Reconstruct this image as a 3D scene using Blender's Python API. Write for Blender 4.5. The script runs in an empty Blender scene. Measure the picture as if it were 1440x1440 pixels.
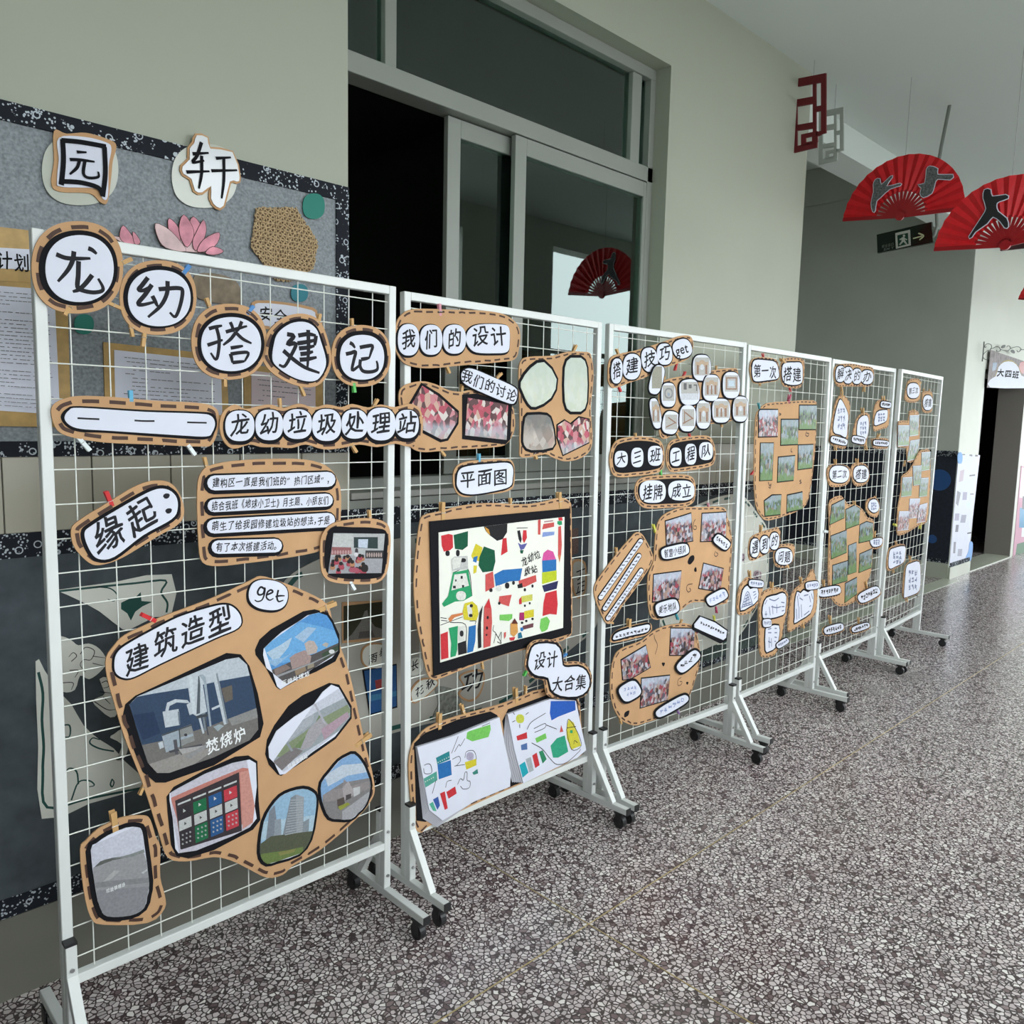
import bpy, bmesh, math, random
from mathutils import Vector, Matrix
random.seed(7)
S = bpy.context.scene
COL = S.collection
# ---------------------------------------------------------------- camera (solved from the panel corners)
F_PX, YAW, PIT, ROL, CH = 1122.39, 0.7716, -0.1144, 0.0224, 1.612
_f = Vector((math.sin(YAW)*math.cos(PIT), math.cos(YAW)*math.cos(PIT), math.sin(PIT)))
_r = Vector((math.cos(YAW), -math.sin(YAW), 0)); _u = _r.cross(_f)
RT = math.cos(ROL)*_r + math.sin(ROL)*_u; UP = -math.sin(ROL)*_r + math.cos(ROL)*_u; FW = _f
EYE = Vector((0, 0, CH))
cam = bpy.data.objects.new('camera', bpy.data.cameras.new('camera')); COL.objects.link(cam)
cam.data.sensor_width = 36; cam.data.lens = 36*F_PX/1440
m = Matrix((RT, UP, -FW)).transposed().to_4x4(); m.translation = EYE
cam.matrix_world = m; cam.data.clip_start = 0.02
S.camera = cam
# ---------------------------------------------------------------- world: bright overcast sky, exposure
w = bpy.data.worlds.new('overcast_sky'); S.world = w; w.use_nodes = True
bg = w.node_tree.nodes['Background']; bg.inputs[0].default_value = (0.90, 0.96, 1.0, 1); bg.inputs[1].default_value = 5.8
S.view_settings.view_transform = 'Standard'; S.view_settings.look = 'None'
S.view_settings.exposure = 0.0; S.view_settings.gamma = 1; S.view_settings.use_curve_mapping = False
# ---------------------------------------------------------------- materials
MATS = {}
def nodes(m):
    nt = m.node_tree; return nt, nt.nodes, nt.links, nt.nodes['Principled BSDF']
def M(name, c, rough=.6, metal=0, var=0, scale=20, bump=0, bscale=80, spec=.5):
    if name in MATS: return MATS[name]
    m = bpy.data.materials.new(name); m.use_nodes = True; MATS[name] = m
    nt, N, L, b = nodes(m)
    b.inputs['Base Color'].default_value = (*c, 1); b.inputs['Roughness'].default_value = rough
    b.inputs['Metallic'].default_value = metal; b.inputs['Specular IOR Level'].default_value = spec
    tc = N.new('ShaderNodeTexCoord')
    if var:
        n = N.new('ShaderNodeTexNoise'); n.inputs['Scale'].default_value = scale; n.inputs['Detail'].default_value = 5
        L.new(tc.outputs['Object'], n.inputs['Vector'])
        r = N.new('ShaderNodeValToRGB'); r.color_ramp.elements[0].position = .3; r.color_ramp.elements[1].position = .7
        r.color_ramp.elements[0].color = (*[x*(1-var) for x in c], 1); r.color_ramp.elements[1].color = (*[min(1, x*(1+var)) for x in c], 1)
        L.new(n.outputs['Fac'], r.inputs[0]); L.new(r.outputs[0], b.inputs['Base Color'])
    if bump:
        n = N.new('ShaderNodeTexNoise'); n.inputs['Scale'].default_value = bscale; n.inputs['Detail'].default_value = 4
        L.new(tc.outputs['Object'], n.inputs['Vector'])
        bp = N.new('ShaderNodeBump'); bp.inputs['Strength'].default_value = bump; bp.inputs['Distance'].default_value = .002
        L.new(n.outputs['Fac'], bp.inputs['Height']); L.new(bp.outputs[0], b.inputs['Normal'])
    return m
def ramp(N, stops, interp='LINEAR'):
    r = N.new('ShaderNodeValToRGB'); e = r.color_ramp.elements; r.color_ramp.interpolation = interp
    e[0].position, e[0].color = stops[0][0], (*stops[0][1], 1); e[1].position, e[1].color = stops[-1][0], (*stops[-1][1], 1)
    for p, c in stops[1:-1]:
        k = e.new(p); k.color = (*c, 1)
    return r
WHITE = M('white_painted_metal', (.68, .705, .68), .38, var=.03, scale=8)
WIRE = M('white_wire', (.74, .76, .70), .4)
KRAFT = M('kraft_cardboard', (.52, .31, .16), .85, spec=.2, var=.07, scale=9, bump=.3, bscale=60)
BLACK = M('black_card', (.009, .009, .011), .8, bump=.2, spec=.12)
PAPER = M('white_paper', (.66, .68, .77), .7, var=.025, scale=14)
INK = M('black_marker_ink', (.018, .018, .022), .7, spec=.15)
BROWN = M('brown_marker', (.060, .026, .016), .7)
WOOD = M('clothes_peg_wood', (.55, .33, .13), .7, var=.15, scale=120)
STEEL = M('zinc_steel', (.45, .45, .45), .35, metal=1)
RUBBER = M('black_plastic', (.012, .012, .013), .45)
WALL = M('cream_green_wall_paint', (.37, .39, .31), .6, var=.03, scale=1.5, bump=.05)
WALLW = M('white_wall_paint', (.60, .62, .55), .6, var=.03, scale=1.5)
WALLG = M('grey_green_wall_paint', (.42, .45, .39), .7, var=.04, scale=2)
CEIL = M('ceiling_paint', (.66, .72, .68), .8)
TILE = M('cream_glazed_tile', (.42, .40, .32), .25, var=.05, scale=4)
BASE = M('cream_stone_skirting', (.40, .42, .34), .3, var=.05, scale=3)
GROUT = M('dark_grout', (.10, .09, .075), .9)
FELT = M('grey_felt', (.24, .265, .28), .95, var=.28, scale=130, bump=.5, bscale=400)
DARKFELT = M('dark_slate_felt', (.065, .080, .090), .95, var=.25, scale=14, bump=.3, bscale=300)
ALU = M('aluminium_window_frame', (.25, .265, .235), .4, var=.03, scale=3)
DARKROOM = M('painted_room_dimness', (.05, .055, .045), .9)  # near-black wall colour carries the dimness of the unlit rooms
TAUPE = M('taupe_card', (.44, .43, .38), .8, var=.05, scale=5)
CUT = M('white_foam_cutout', (.76, .77, .69), .8)
GREEN = M('dark_green_paint', (.006, .07, .055), .5)
GOLD = M('golden_wood_frame', (.42, .26, .07), .45, var=.2, scale=25)
RED = M('red_fan_cloth', (.58, .002, .008), .55, var=.08, scale=30)
def floral():
    m = bpy.data.materials.new('indigo_floral_cloth'); m.use_nodes = True
    nt, N, L, b = nodes(m); b.inputs['Roughness'].default_value = .9
    tc = N.new('ShaderNodeTexCoord')
    def vor(scale):
        v = N.new('ShaderNodeTexVoronoi'); v.inputs['Scale'].default_value = scale; L.new(tc.outputs['Object'], v.inputs['Vector']); return v
    def step(src, stops):
        r = ramp(N, stops, 'CONSTANT'); L.new(src, r.inputs[0]); return r
    O, I = (0, 0, 0), (1, 1, 1)
    a = step(vor(26).outputs['Distance'], [(0, I), (.05, O), (.20, I), (.27, O), (.99, O)])
    d = step(vor(120).outputs['Distance'], [(0, I), (.36, O), (.99, O)])
    nz = N.new('ShaderNodeTexNoise'); nz.inputs['Scale'].default_value = 28; L.new(tc.outputs['Object'], nz.inputs['Vector'])
    k = step(nz.outputs['Fac'], [(0, O), (.48, I), (.99, I)])
    mm = N.new('ShaderNodeMath'); mm.operation = 'MULTIPLY'; L.new(d.outputs[0], mm.inputs[0]); L.new(k.outputs[0], mm.inputs[1])
    mx = N.new('ShaderNodeMath'); mx.operation = 'MAXIMUM'; L.new(mm.outputs[0], mx.inputs[0]); L.new(a.outputs[0], mx.inputs[1])
    r = ramp(N, [(0, (.004, .006, .012)), (1, (.45, .50, .54))]); L.new(mx.outputs[0], r.inputs[0]); L.new(r.outputs[0], b.inputs['Base Color'])
    return m
FLORAL = floral()
def terrazzo():
    m = bpy.data.materials.new('polished_terrazzo'); m.use_nodes = True
    nt, N, L, b = nodes(m)
    tc = N.new('ShaderNodeTexCoord')
    nz = N.new('ShaderNodeTexNoise'); nz.inputs['Scale'].default_value = 60; L.new(tc.outputs['Object'], nz.inputs['Vector'])
    ad = N.new('ShaderNodeMixRGB'); ad.blend_type = 'ADD'; ad.inputs[0].default_value = .006
    L.new(tc.outputs['Object'], ad.inputs[1]); L.new(nz.outputs['Color'], ad.inputs[2])
    v = N.new('ShaderNodeTexVoronoi'); v.inputs['Scale'].default_value = 64; L.new(ad.outputs[0], v.inputs['Vector'])
    e = N.new('ShaderNodeTexVoronoi'); e.feature = 'DISTANCE_TO_EDGE'; e.inputs['Scale'].default_value = 64; L.new(ad.outputs[0], e.inputs['Vector'])
    sp = N.new('ShaderNodeSeparateColor'); L.new(v.outputs['Color'], sp.inputs[0])
    c = ramp(N, [(0, (.12, .085, .085)), (.08, (.24, .18, .18)), (.15, (.44, .385, .38)), (.6, (.62, .55, .54)), (.8, (.72, .66, .65)), (1, (.82, .79, .75))])
    L.new(sp.outputs[0], c.inputs[0])
    k = ramp(N, [(0, (0, 0, 0)), (.075, (0, 0, 0)), (.13, (1, 1, 1)), (1, (1, 1, 1))]); L.new(e.outputs['Distance'], k.inputs[0])
    big = N.new('ShaderNodeTexNoise'); big.inputs['Scale'].default_value = 1.3; big.inputs['Detail'].default_value = 6; L.new(tc.outputs['Object'], big.inputs['Vector'])
    br = ramp(N, [(.35, (.065, .038, .042)), (.65, (.07, .06, .056))]); L.new(big.outputs['Fac'], br.inputs[0])
    mx = N.new('ShaderNodeMixRGB'); L.new(k.outputs[0], mx.inputs[0]); L.new(br.outputs[0], mx.inputs[1]); L.new(c.outputs[0], mx.inputs[2])
    L.new(mx.outputs[0], b.inputs['Base Color'])
    rr = N.new('ShaderNodeMapRange'); rr.inputs[3].default_value = .16; rr.inputs[4].default_value = .34
    L.new(big.outputs['Fac'], rr.inputs[0]); L.new(rr.outputs[0], b.inputs['Roughness'])
    return m
TERR = terrazzo()
def glass():
    m = bpy.data.materials.new('tinted_window_glass'); m.use_nodes = True
    nt = m.node_tree; N, L = nt.nodes, nt.links; N.remove(N['Principled BSDF'])
    t = N.new('ShaderNodeBsdfTransparent'); t.inputs[0].default_value = (.62, .74, .68, 1)
    g = N.new('ShaderNodeBsdfGlossy'); g.inputs['Roughness'].default_value = .015; g.inputs[0].default_value = (.85, 1, .95, 1)
    f = N.new('ShaderNodeFresnel'); f.inputs[0].default_value = 2.0
    x = N.new('ShaderNodeMixShader'); L.new(f.outputs[0], x.inputs[0]); L.new(t.outputs[0], x.inputs[1]); L.new(g.outputs[0], x.inputs[2])
    L.new(x.outputs[0], N['Material Output'].inputs[0]); return m
GLASS = glass()
def printmat(name, gloss=.35):
    'a print whose inks are the face colours; faint grain of the paper'
    m = bpy.data.materials.new(name); m.use_nodes = True
    nt, N, L, b = nodes(m); b.inputs['Roughness'].default_value = gloss; b.inputs['Specular IOR Level'].default_value = .2
    a = N.new('ShaderNodeVertexColor'); a.layer_name = 'Col'
    tc = N.new('ShaderNodeTexCoord'); n = N.new('ShaderNodeTexNoise'); n.inputs['Scale'].default_value = 160; n.inputs['Detail'].default_value = 3
    L.new(tc.outputs['Object'], n.inputs['Vector'])
    r = ramp(N, [(.3, (.74, .74, .74)), (.7, (.92, .92, .92))]); L.new(n.outputs['Fac'], r.inputs[0])
    x = N.new('ShaderNodeMixRGB'); x.blend_type = 'MULTIPLY'; x.inputs[0].default_value = 1
    L.new(a.outputs[0], x.inputs[1]); L.new(r.outputs[0], x.inputs[2]); L.new(x.outputs[0], b.inputs['Base Color'])
    return m
PRINT = printmat('printed_photo_ink'); CRAYON = printmat('crayon_colour', .8)
def busy(name, bands, pal, scale):
    'small snapshot: background bands over a crowd of coloured flecks'
    m = bpy.data.materials.new(name); m.use_nodes = True
    nt, N, L, b = nodes(m); b.inputs['Roughness'].default_value = .4; b.inputs['Specular IOR Level'].default_value = .25
    tc = N.new('ShaderNodeTexCoord'); oi = N.new('ShaderNodeObjectInfo')
    ad = N.new('ShaderNodeVectorMath'); ad.operation = 'MULTIPLY_ADD'
    L.new(tc.outputs['Object'], ad.inputs[0]); ad.inputs[1].default_value = (1, 1, .75)
    cb = N.new('ShaderNodeCombineXYZ'); mu = N.new('ShaderNodeMath'); mu.operation = 'MULTIPLY'; mu.inputs[1].default_value = 37
    L.new(oi.outputs['Random'], mu.inputs[0]); L.new(mu.outputs[0], cb.inputs[1]); L.new(cb.outputs[0], ad.inputs[2])
    v = N.new('ShaderNodeTexVoronoi'); v.inputs['Scale'].default_value = scale; L.new(ad.outputs[0], v.inputs['Vector'])
    sp = N.new('ShaderNodeSeparateColor'); L.new(v.outputs['Color'], sp.inputs[0])
    c = ramp(N, [(i/len(pal), q) for i, q in enumerate(pal)], 'CONSTANT'); L.new(sp.outputs[0], c.inputs[0])
    xyz = N.new('ShaderNodeSeparateXYZ'); L.new(tc.outputs['Generated'], xyz.inputs[0])
    nz = N.new('ShaderNodeTexNoise'); nz.inputs['Scale'].default_value = 40; L.new(ad.outputs[0], nz.inputs['Vector'])
    s = N.new('ShaderNodeMath'); s.operation = 'MULTIPLY_ADD'; s.inputs[1].default_value = .45; L.new(nz.outputs['Fac'], s.inputs[0]); L.new(xyz.outputs[2], s.inputs[2])
    g = ramp(N, bands[0]); L.new(s.outputs[0], g.inputs[0]); k = ramp(N, bands[1]); L.new(s.outputs[0], k.inputs[0])
    x = N.new('ShaderNodeMixRGB'); L.new(k.outputs[0], x.inputs[0]); L.new(g.outputs[0], x.inputs[1]); L.new(c.outputs[0], x.inputs[2])
    L.new(x.outputs[0], b.inputs['Base Color']); return m
O3, I3 = (0, 0, 0), (1, 1, 1)
CROWD = busy('snapshot_of_children_in_red', ([(0, (.28, .26, .27)), (.6, (.36, .34, .36)), (.9, (.34, .38, .48)), (1, (.46, .52, .62))], [(0, (.3,)*3), (.35, I3), (.85, I3), (1, (.25,)*3)]),
    [(.30, .05, .07), (.04, .03, .03), (.32, .22, .18), (.42, .26, .26), (.10, .09, .12), (.45, .44, .47), (.16, .07, .07), (.28,.28,.32)], 80)
FIELD = busy('snapshot_of_building_on_grass', ([(0, (.08, .17, .04)), (.55, (.12, .22, .06)), (.85, (.13, .22, .19)), (1, (.26, .32, .36))], [(0, (.05,)*3), (.40, (.2,)*3), (.55, I3), (.85, I3), (1, (.3,)*3)]),
    [(.06, .10, .05), (.11, .17, .09), (.17, .23, .28), (.04, .05, .05), (.24, .27, .28), (.12, .20, .06), (.20, .16, .12), (.10,.14,.10)], 62)
DESK = busy('snapshot_of_children_drawing', ([(0, (.42, .34, .22)), (.45, (.40, .44, .50)), (.75, (.45, .12, .14)), (1, (.4, .08, .1))], [(0, (.25,)*3), (.45, (.35,)*3), (.65, (.9,)*3), (1, (.9,)*3)]),
    [(.38, .05, .08), (.45, .08, .12), (.04, .02, .02), (.5, .34, .26), (.5, .2, .22), (.6, .56, .52), (.06, .03, .03)], 60)
SKETCH = busy('snapshot_of_pencil_plan', ([(0, (.44, .48, .38)), (.5, (.54, .58, .49)), (1, (.46, .52, .44))], [(0, (.1,)*3), (.5, (.25,)*3), (1, (.1,)*3)]),
    [(.65, .66, .62), (.48, .55, .38), (.55, .58, .62), (.6, .56, .4), (.42, .5, .4), (.66, .68, .6), (.55, .56, .55)], 50)
DIM = busy('snapshot_of_child_at_table', ([(0, (.5, .45, .38)), (.6, (.4, .33, .28)), (1, (.16, .16, .15))], [(0, (.2,)*3), (.5, (.5,)*3), (1, (.1,)*3)]),
    [(.5, .36, .28), (.1, .07, .06), (.6, .55, .5), (.35, .2, .18), (.6, .5, .4), (.2, .2, .2), (.45, .42, .4)], 35)
BLOCK = M('printed_block_photo', (.50, .47, .42), .3, var=.12, scale=60)
TAN = M('printed_wood_block', (.42, .25, .17), .5, var=.2, scale=90)
# ---------------------------------------------------------------- mesh helpers
def link(name, me, mat=None, parent=None, mw=None):
    o = bpy.data.objects.new(name, me); COL.objects.link(o)
    if mat is not None and me is not None and not me.materials: me.materials.append(mat)
    if parent: o.parent = parent
    if mw is not None: o.matrix_local = mw
    return o
def empty(name, mw, label=None, cat=None, group=None):
    o = bpy.data.objects.new(name, None); COL.objects.link(o); o.matrix_world = mw; o.empty_display_size = .05
    return tag(o, label, cat, group)
LABELS = {}
def tag(o, label=None, cat=None, group=None, kind=None):
    if label: o['label'] = label; LABELS[label] = LABELS.get(label, 0)+1
    if cat: o['category'] = cat
    if group: o['group'] = group
    if kind: o['kind'] = kind
    return o
class MB:
    def __init__(s): s.v, s.f = [], []
    def box(s, x0, x1, y0, y1, z0, z1, mw=None):
        n = len(s.v); c = [Vector((x, y, z)) for x in (x0, x1) for y in (y0, y1) for z in (z0, z1)]
        s.v += [mw @ q for q in c] if mw else c
        s.f += [tuple(n+i for i in q) for q in ((0, 1, 3, 2), (4, 6, 7, 5), (0, 4, 5, 1), (2, 3, 7, 6), (0, 2, 6, 4), (1, 5, 7, 3))]; return s
    def bar(s, a, b, w, d, up=(0, 1, 0)):
        'square tube from a to b, w across, d along up'
        a, b = Vector(a), Vector(b); z = (b-a).normalized(); y = Vector(up); y = (y-z*y.dot(z)).normalized(); x = y.cross(z)
        mw = Matrix((x, y, z)).transposed().to_4x4(); mw.translation = a
        return s.box(-w/2, w/2, -d/2, d/2, 0, (b-a).length, mw)
    def tube(s, pts, r, seg=6, cap=True):
        pts = [Vector(p) for p in pts]; n0 = len(s.v); ref = Vector((.31, .83, .45))
        for i, p in enumerate(pts):
            t = (pts[min(i+1, len(pts)-1)]-pts[max(i-1, 0)]).normalized(); x = t.cross(ref).normalized(); y = t.cross(x)
            s.v += [p+(x*math.cos(k*math.tau/seg)+y*math.sin(k*math.tau/seg))*r for k in range(seg)]
        for i in range(len(pts)-1):
            for k in range(seg):
                a, b = n0+i*seg+k, n0+i*seg+(k+1) % seg; s.f.append((a, b, b+seg, a+seg))
        if cap: s.f += [tuple(n0+k for k in range(seg))[::-1], tuple(n0+(len(pts)-1)*seg+k for k in range(seg))]
        return s
    def disc(s, c, ax, r, h, seg=20):
        c = Vector(c); ax = Vector(ax).normalized(); return s.tube([c-ax*h/2, c+ax*h/2], r, seg)
    def mesh(s, name, bevel=0):
        me = bpy.data.meshes.new(name); me.from_pydata([tuple(v) for v in s.v], [], s.f); me.update()
        bm = bmesh.new(); bm.from_mesh(me); bmesh.ops.recalc_face_normals(bm, faces=bm.faces)
        if bevel: bmesh.ops.bevel(bm, geom=bm.edges[:], offset=bevel, segments=1, affect='EDGES')
        bm.to_mesh(me); bm.free(); return me
    def obj(s, name, mat, parent=None, bevel=0, mw=None): return link(name, s.mesh(name, bevel), mat, parent, mw)
def struct(name, mb, mat, bevel=0, parent=None):
    o = mb.obj(name, mat, parent, bevel)
    if not parent: o['kind'] = 'structure'
    return o
# ---------------------------------------------------------------- planes: image point -> point on a real surface
class Plane:
    def __init__(s, mw): s.mw = mw; s.inv = mw.inverted()
    def L(s, x, y, d=0):
        'local (x, z) on the surface shifted d towards the viewer side (-y) of the plane'
        r = RT*((x-720)/F_PX)+UP*(-(y-720)/F_PX)+FW
        o = s.inv @ EYE; q = s.inv.to_3x3() @ r; t = (-d-o.y)/q.y
        return Vector((o.x+t*q.x, o.z+t*q.z))
def frame(o, ex, ez):
    ex, ez = Vector(ex).normalized(), Vector(ez).normalized(); ey = ez.cross(ex)
    mw = Matrix((ex, ey, ez)).transposed().to_4x4(); mw.translation = Vector(o); return mw
PW = .9401
PAN = [(.4834, 2.0077, .0062, -.0072, .0198), (1.5066, 2.0188, -.0005, .0129, .0102), (2.4977, 2.0176, -.0621, .0119, .0089),
       (3.5299, 1.9920, .0033, .0145, -.0275), (4.5063, 2.0356, .0006, .0042, -.0063), (5.4715, 2.0379, .0532, -.0090, -.0050)]
PANEL = []
for px_, py_, a, le, dw in PAN:
    ex = Vector((math.cos(a), math.sin(a), 0)); n0 = Vector((-math.sin(a), math.cos(a), 0))
    PANEL.append(Plane(frame((px_, py_, 0), ex, Vector((0, 0, math.cos(le)))+n0*math.sin(le))))
WY = 2.405
WPL = Plane(frame((0, WY, 0), (1, 0, 0), (0, 0, 1)))
def XPL(x): return Plane(frame((x, 0, 0), (0, -1, 0), (0, 0, 1)))
def YPL(y): return Plane(frame((0, y, 0), (1, 0, 0), (0, 0, 1)))
# crops of the photograph in which outlines were measured: origin x, y, scale
CR = dict(a=(0, 170, 4), b=(300, 170, 4), c=(0, 500, 4), d=(280, 500, 4), e=(0, 800, 4), f=(200, 900, 4), g=(350, 780, 5.54),
          A=(540, 400, 4.645), B=(570, 680, 5.143), C=(560, 920, 4.8), D=(840, 440, 6.545), E=(820, 660, 6), F=(840, 840, 6.545),
          G=(1030, 480, 6.545), H=(1030, 700, 6.545), I=(1200, 490, 9.6), J=(1200, 640, 9.6), K=(1230, 760, 9.6), T=(1180, 540, 9), N=(1100, 170, 4.235), V=(70, 1120, 8), p=(0, 0, 1), R=(960, 640, 4.8))
def P(s):
    'parse "crop x,y x,y ..." to image points'
    t = s.split(); ox, oy, k = CR[t[0]]; out = []
    for q in t[1:]:
        if ',' not in q: ox, oy, k = CR[q]; continue
        x, y = q.split(','); out.append((ox+float(x)/k, oy+float(y)/k))
    return out
def EL(cr, cx, cy, rx, ry, rot=0, n=14, sq=2.4):
    'rounded blob (superellipse) in a crop'
    ox, oy, k = CR[cr]; o = []; c, s = math.cos(math.radians(rot)), math.sin(math.radians(rot))
    for i in range(n):
        t = math.tau*i/n; u, v = math.cos(t), math.sin(t)
        u = math.copysign(abs(u)**(2/sq), u)*rx; v = math.copysign(abs(v)**(2/sq), v)*ry
        o.append((ox+(cx+u*c-v*s)/k, oy+(cy+u*s+v*c)/k))
    return o
def CAP(a, e, h, k=6):
    'capsule outline around the segment a-e'
    d = math.atan2(e[1]-a[1], e[0]-a[0]); o = []
    for c, s in ((e, -1), (a, 1)):
        for i in range(k+1):
            t = d+s*math.pi/2+math.pi*i/k; o.append((c[0]+math.cos(t)*h, c[1]+math.sin(t)*h))
    return o
def smooth(p, n=4):
    if n < 2: return list(p)
    o = []; k = len(p)
    for i in range(k):
        a, b, c, d = (Vector(p[(i+j-1) % k]) for j in range(4))
        for q in range(n):
            t = q/n; o.append(.5*((2*b)+(c-a)*t+(2*a-5*b+4*c-d)*t*t+(3*b-a-3*c+d)*t**3))
    return o
def area(p): return sum(p[i][0]*p[(i+1) % len(p)][1]-p[(i+1) % len(p)][0]*p[i][1] for i in range(len(p)))/2
def offset(p, d):
    'outset a closed outline by d (negative insets)'
    s = 1 if area(p) > 0 else -1; o = []; k = len(p)
    for i in range(k):
        t = (Vector(p[(i+1) % k])-Vector(p[i-1])); t.normalize(); o.append(Vector(p[i])+Vector((t.y, -t.x))*d*s)
    return o
def prism(p, y0, y1):
    'solid with outline p in x,z, front at y0 (towards -y), back at y1'
    p = [Vector(q) for q in p]
    if area(p) < 0: p = p[::-1]
    n = len(p); v = [(q.x, y0, q.y) for q in p]+[(q.x, y1, q.y) for q in p]
    f = [tuple(range(n)), tuple(range(2*n-1, n-1, -1))]+[(i, n+i, n+(i+1) % n, (i+1) % n) for i in range(n)]
    me = bpy.data.meshes.new('sheet'); me.from_pydata(v, [], f); me.update(); return me
def clip(sub, hull):
    'Sutherland-Hodgman'
    if area(hull) < 0: hull = hull[::-1]
    out = [Vector(q) for q in sub]
    for i in range(len(hull)):
        a, b = Vector(hull[i]), Vector(hull[(i+1) % len(hull)]); e = b-a; inp, out = out, []
        side = lambda q: e.x*(q.y-a.y)-e.y*(q.x-a.x)
        for j in range(len(inp)):
            p, q = inp[j-1], inp[j]; sp, sq = side(p), side(q)
            if (sp >= 0) != (sq >= 0): out.append(p+(q-p)*(sp/(sp-sq)))
            if sq >= 0: out.append(q)
        if not out: return []
    return out
# ---------------------------------------------------------------- lettering: glyphs of the built-in font, given a brush-like warp
GL = {}
def glyph_cache(chars):
    obs = []
    for ch in sorted(set(chars)):
        cu = bpy.data.curves.new('g', 'FONT'); cu.body = ch; cu.size = 1; cu.resolution_u = 2; cu.offset = 0
        o = bpy.data.objects.new('g', cu); COL.objects.link(o); obs.append((ch, o))
    dg = bpy.context.evaluated_depsgraph_get()
    for ch, o in obs:
        me = bpy.data.meshes.new_from_object(o.evaluated_get(dg))
        v = [(q.co.x, q.co.y) for q in me.vertices]; f = [tuple(q.vertices) for q in me.polygons]
        GL[ch] = (v, f)
        bpy.data.meshes.remove(me)
    for ch, o in obs:
        cu = o.data; bpy.data.objects.remove(o); bpy.data.curves.remove(cu)
def lettering(txt, A, B, h, y, parent, mat=None, jit=.5, name='lettering', origin=None, wfit=.92, slant=.10, bold=.016):
    'one row of writing from A to B (local x,z), letter height h, face at depth y'
    A, B = Vector(A), Vector(B); d = B-A; Ln = d.length; ux = d/Ln; uz = Vector((-ux.y, ux.x)) if ux.x > 0 else Vector((ux.y, -ux.x))
    adv = [.55 if (c.isascii() and c != ' ') else (.5 if c in '，。：' else 1) for c in txt]; tot = sum(adv); unit = Ln/tot
    v, f = [], []; s = 0; rnd = random.Random(len(txt)+7)
    for c in txt: assert c in GL, 'no glyph '+c
    for c, a in zip(txt, adv):
        if c in GL and GL[c][0]:
            gv, gf = GL[c]; n = len(v)
            cx = .5 if a == 1 else (.28 if a == .55 else .25)
            r = (rnd.random()-.5)*.10*jit; jy = (rnd.random()-.5)*.10*jit; ph = rnd.random()*6
            k = unit*wfit
            for x, z in gv:
                x2, z2 = x-cx, z-.38
                z2 += slant*x2*(1 if a == 1 else 0)+.03*jit*math.sin(5*x2+ph); x2 += .03*jit*math.sin(6*z2+ph)+slant*.6*z2
                x2, z2 = x2*math.cos(r)-z2*math.sin(r), z2*math.cos(r)+x2*math.sin(r)+jy
                q = A+ux*((s+a/2)*unit+x2*k*(1 if a == 1 else 1.25))+uz*(z2*h*1.08)
                v.append((q.x, y, q.y))
            m_ = len(gv); bo = bold*min(h, k)
            for ci, (ox_, oz_) in enumerate(((0, 0), (1, .6), (-1, .7), (.2, -1))):
                if ci: v += [(v[n+i][0]+ox_*bo, y-.00002*ci, v[n+i][2]+oz_*bo) for i in range(m_)]
                f += [tuple(n+ci*m_+i for i in q) for q in gf]
        s += a
    me = bpy.data.meshes.new(name); me.from_pydata(v, [], f); me.update()
    return link(name, me, mat or INK, parent)
def ribbon(pts, w, taper=True, n=4):
    'brush stroke outline(s): list of quads for an open polyline'
    p = [Vector(q) for q in pts]
    if len(p) > 2:
        q = [p[0]*2-p[1]]+p+[p[-1]*2-p[-2]]; o = []
        for i in range(1, len(q)-2):
            a, b, c, d = q[i-1:i+3]
            for k in range(n):
                t = k/n; o.append(.5*((2*b)+(c-a)*t+(2*a-5*b+4*c-d)*t*t+(3*b-a-3*c+d)*t**3))
        p = o+[p[-1]]
    L, R = [], []
    for i, q in enumerate(p):
        t = (p[min(i+1, len(p)-1)]-p[max(i-1, 0)]).normalized(); nn = Vector((-t.y, t.x))
        k = w/2*(1-.45*(i/(len(p)-1))**3 if taper else 1)
        L.append(q+nn*k); R.append(q-nn*k)
    return L, R
def strokes_mesh(name, lines, w, y, parent, mat, origin=Vector((0, 0)), taper=True):
    v, f = [], []
    for i, ln in enumerate(lines):
        ww = w
        if isinstance(ln, tuple): ln, ww = ln
        L, R = ribbon(ln, ww, taper); n = len(v); k = len(L)
        yy = y-i*.00003
        v += [(q.x-origin.x, yy, q.y-origin.y) for q in L]+[(q.x-origin.x, yy, q.y-origin.y) for q in R]
        f += [(n+j, n+k+j, n+k+j+1, n+j+1) for j in range(k-1)]
    me = bpy.data.meshes.new(name); me.from_pydata(v, [], f); me.update(); o = link(name, me, mat, parent)
    if name in ('ink_lines', 'pencil_lines', 'printed_text'): o['kind'] = 'stuff'
    return o
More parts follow.
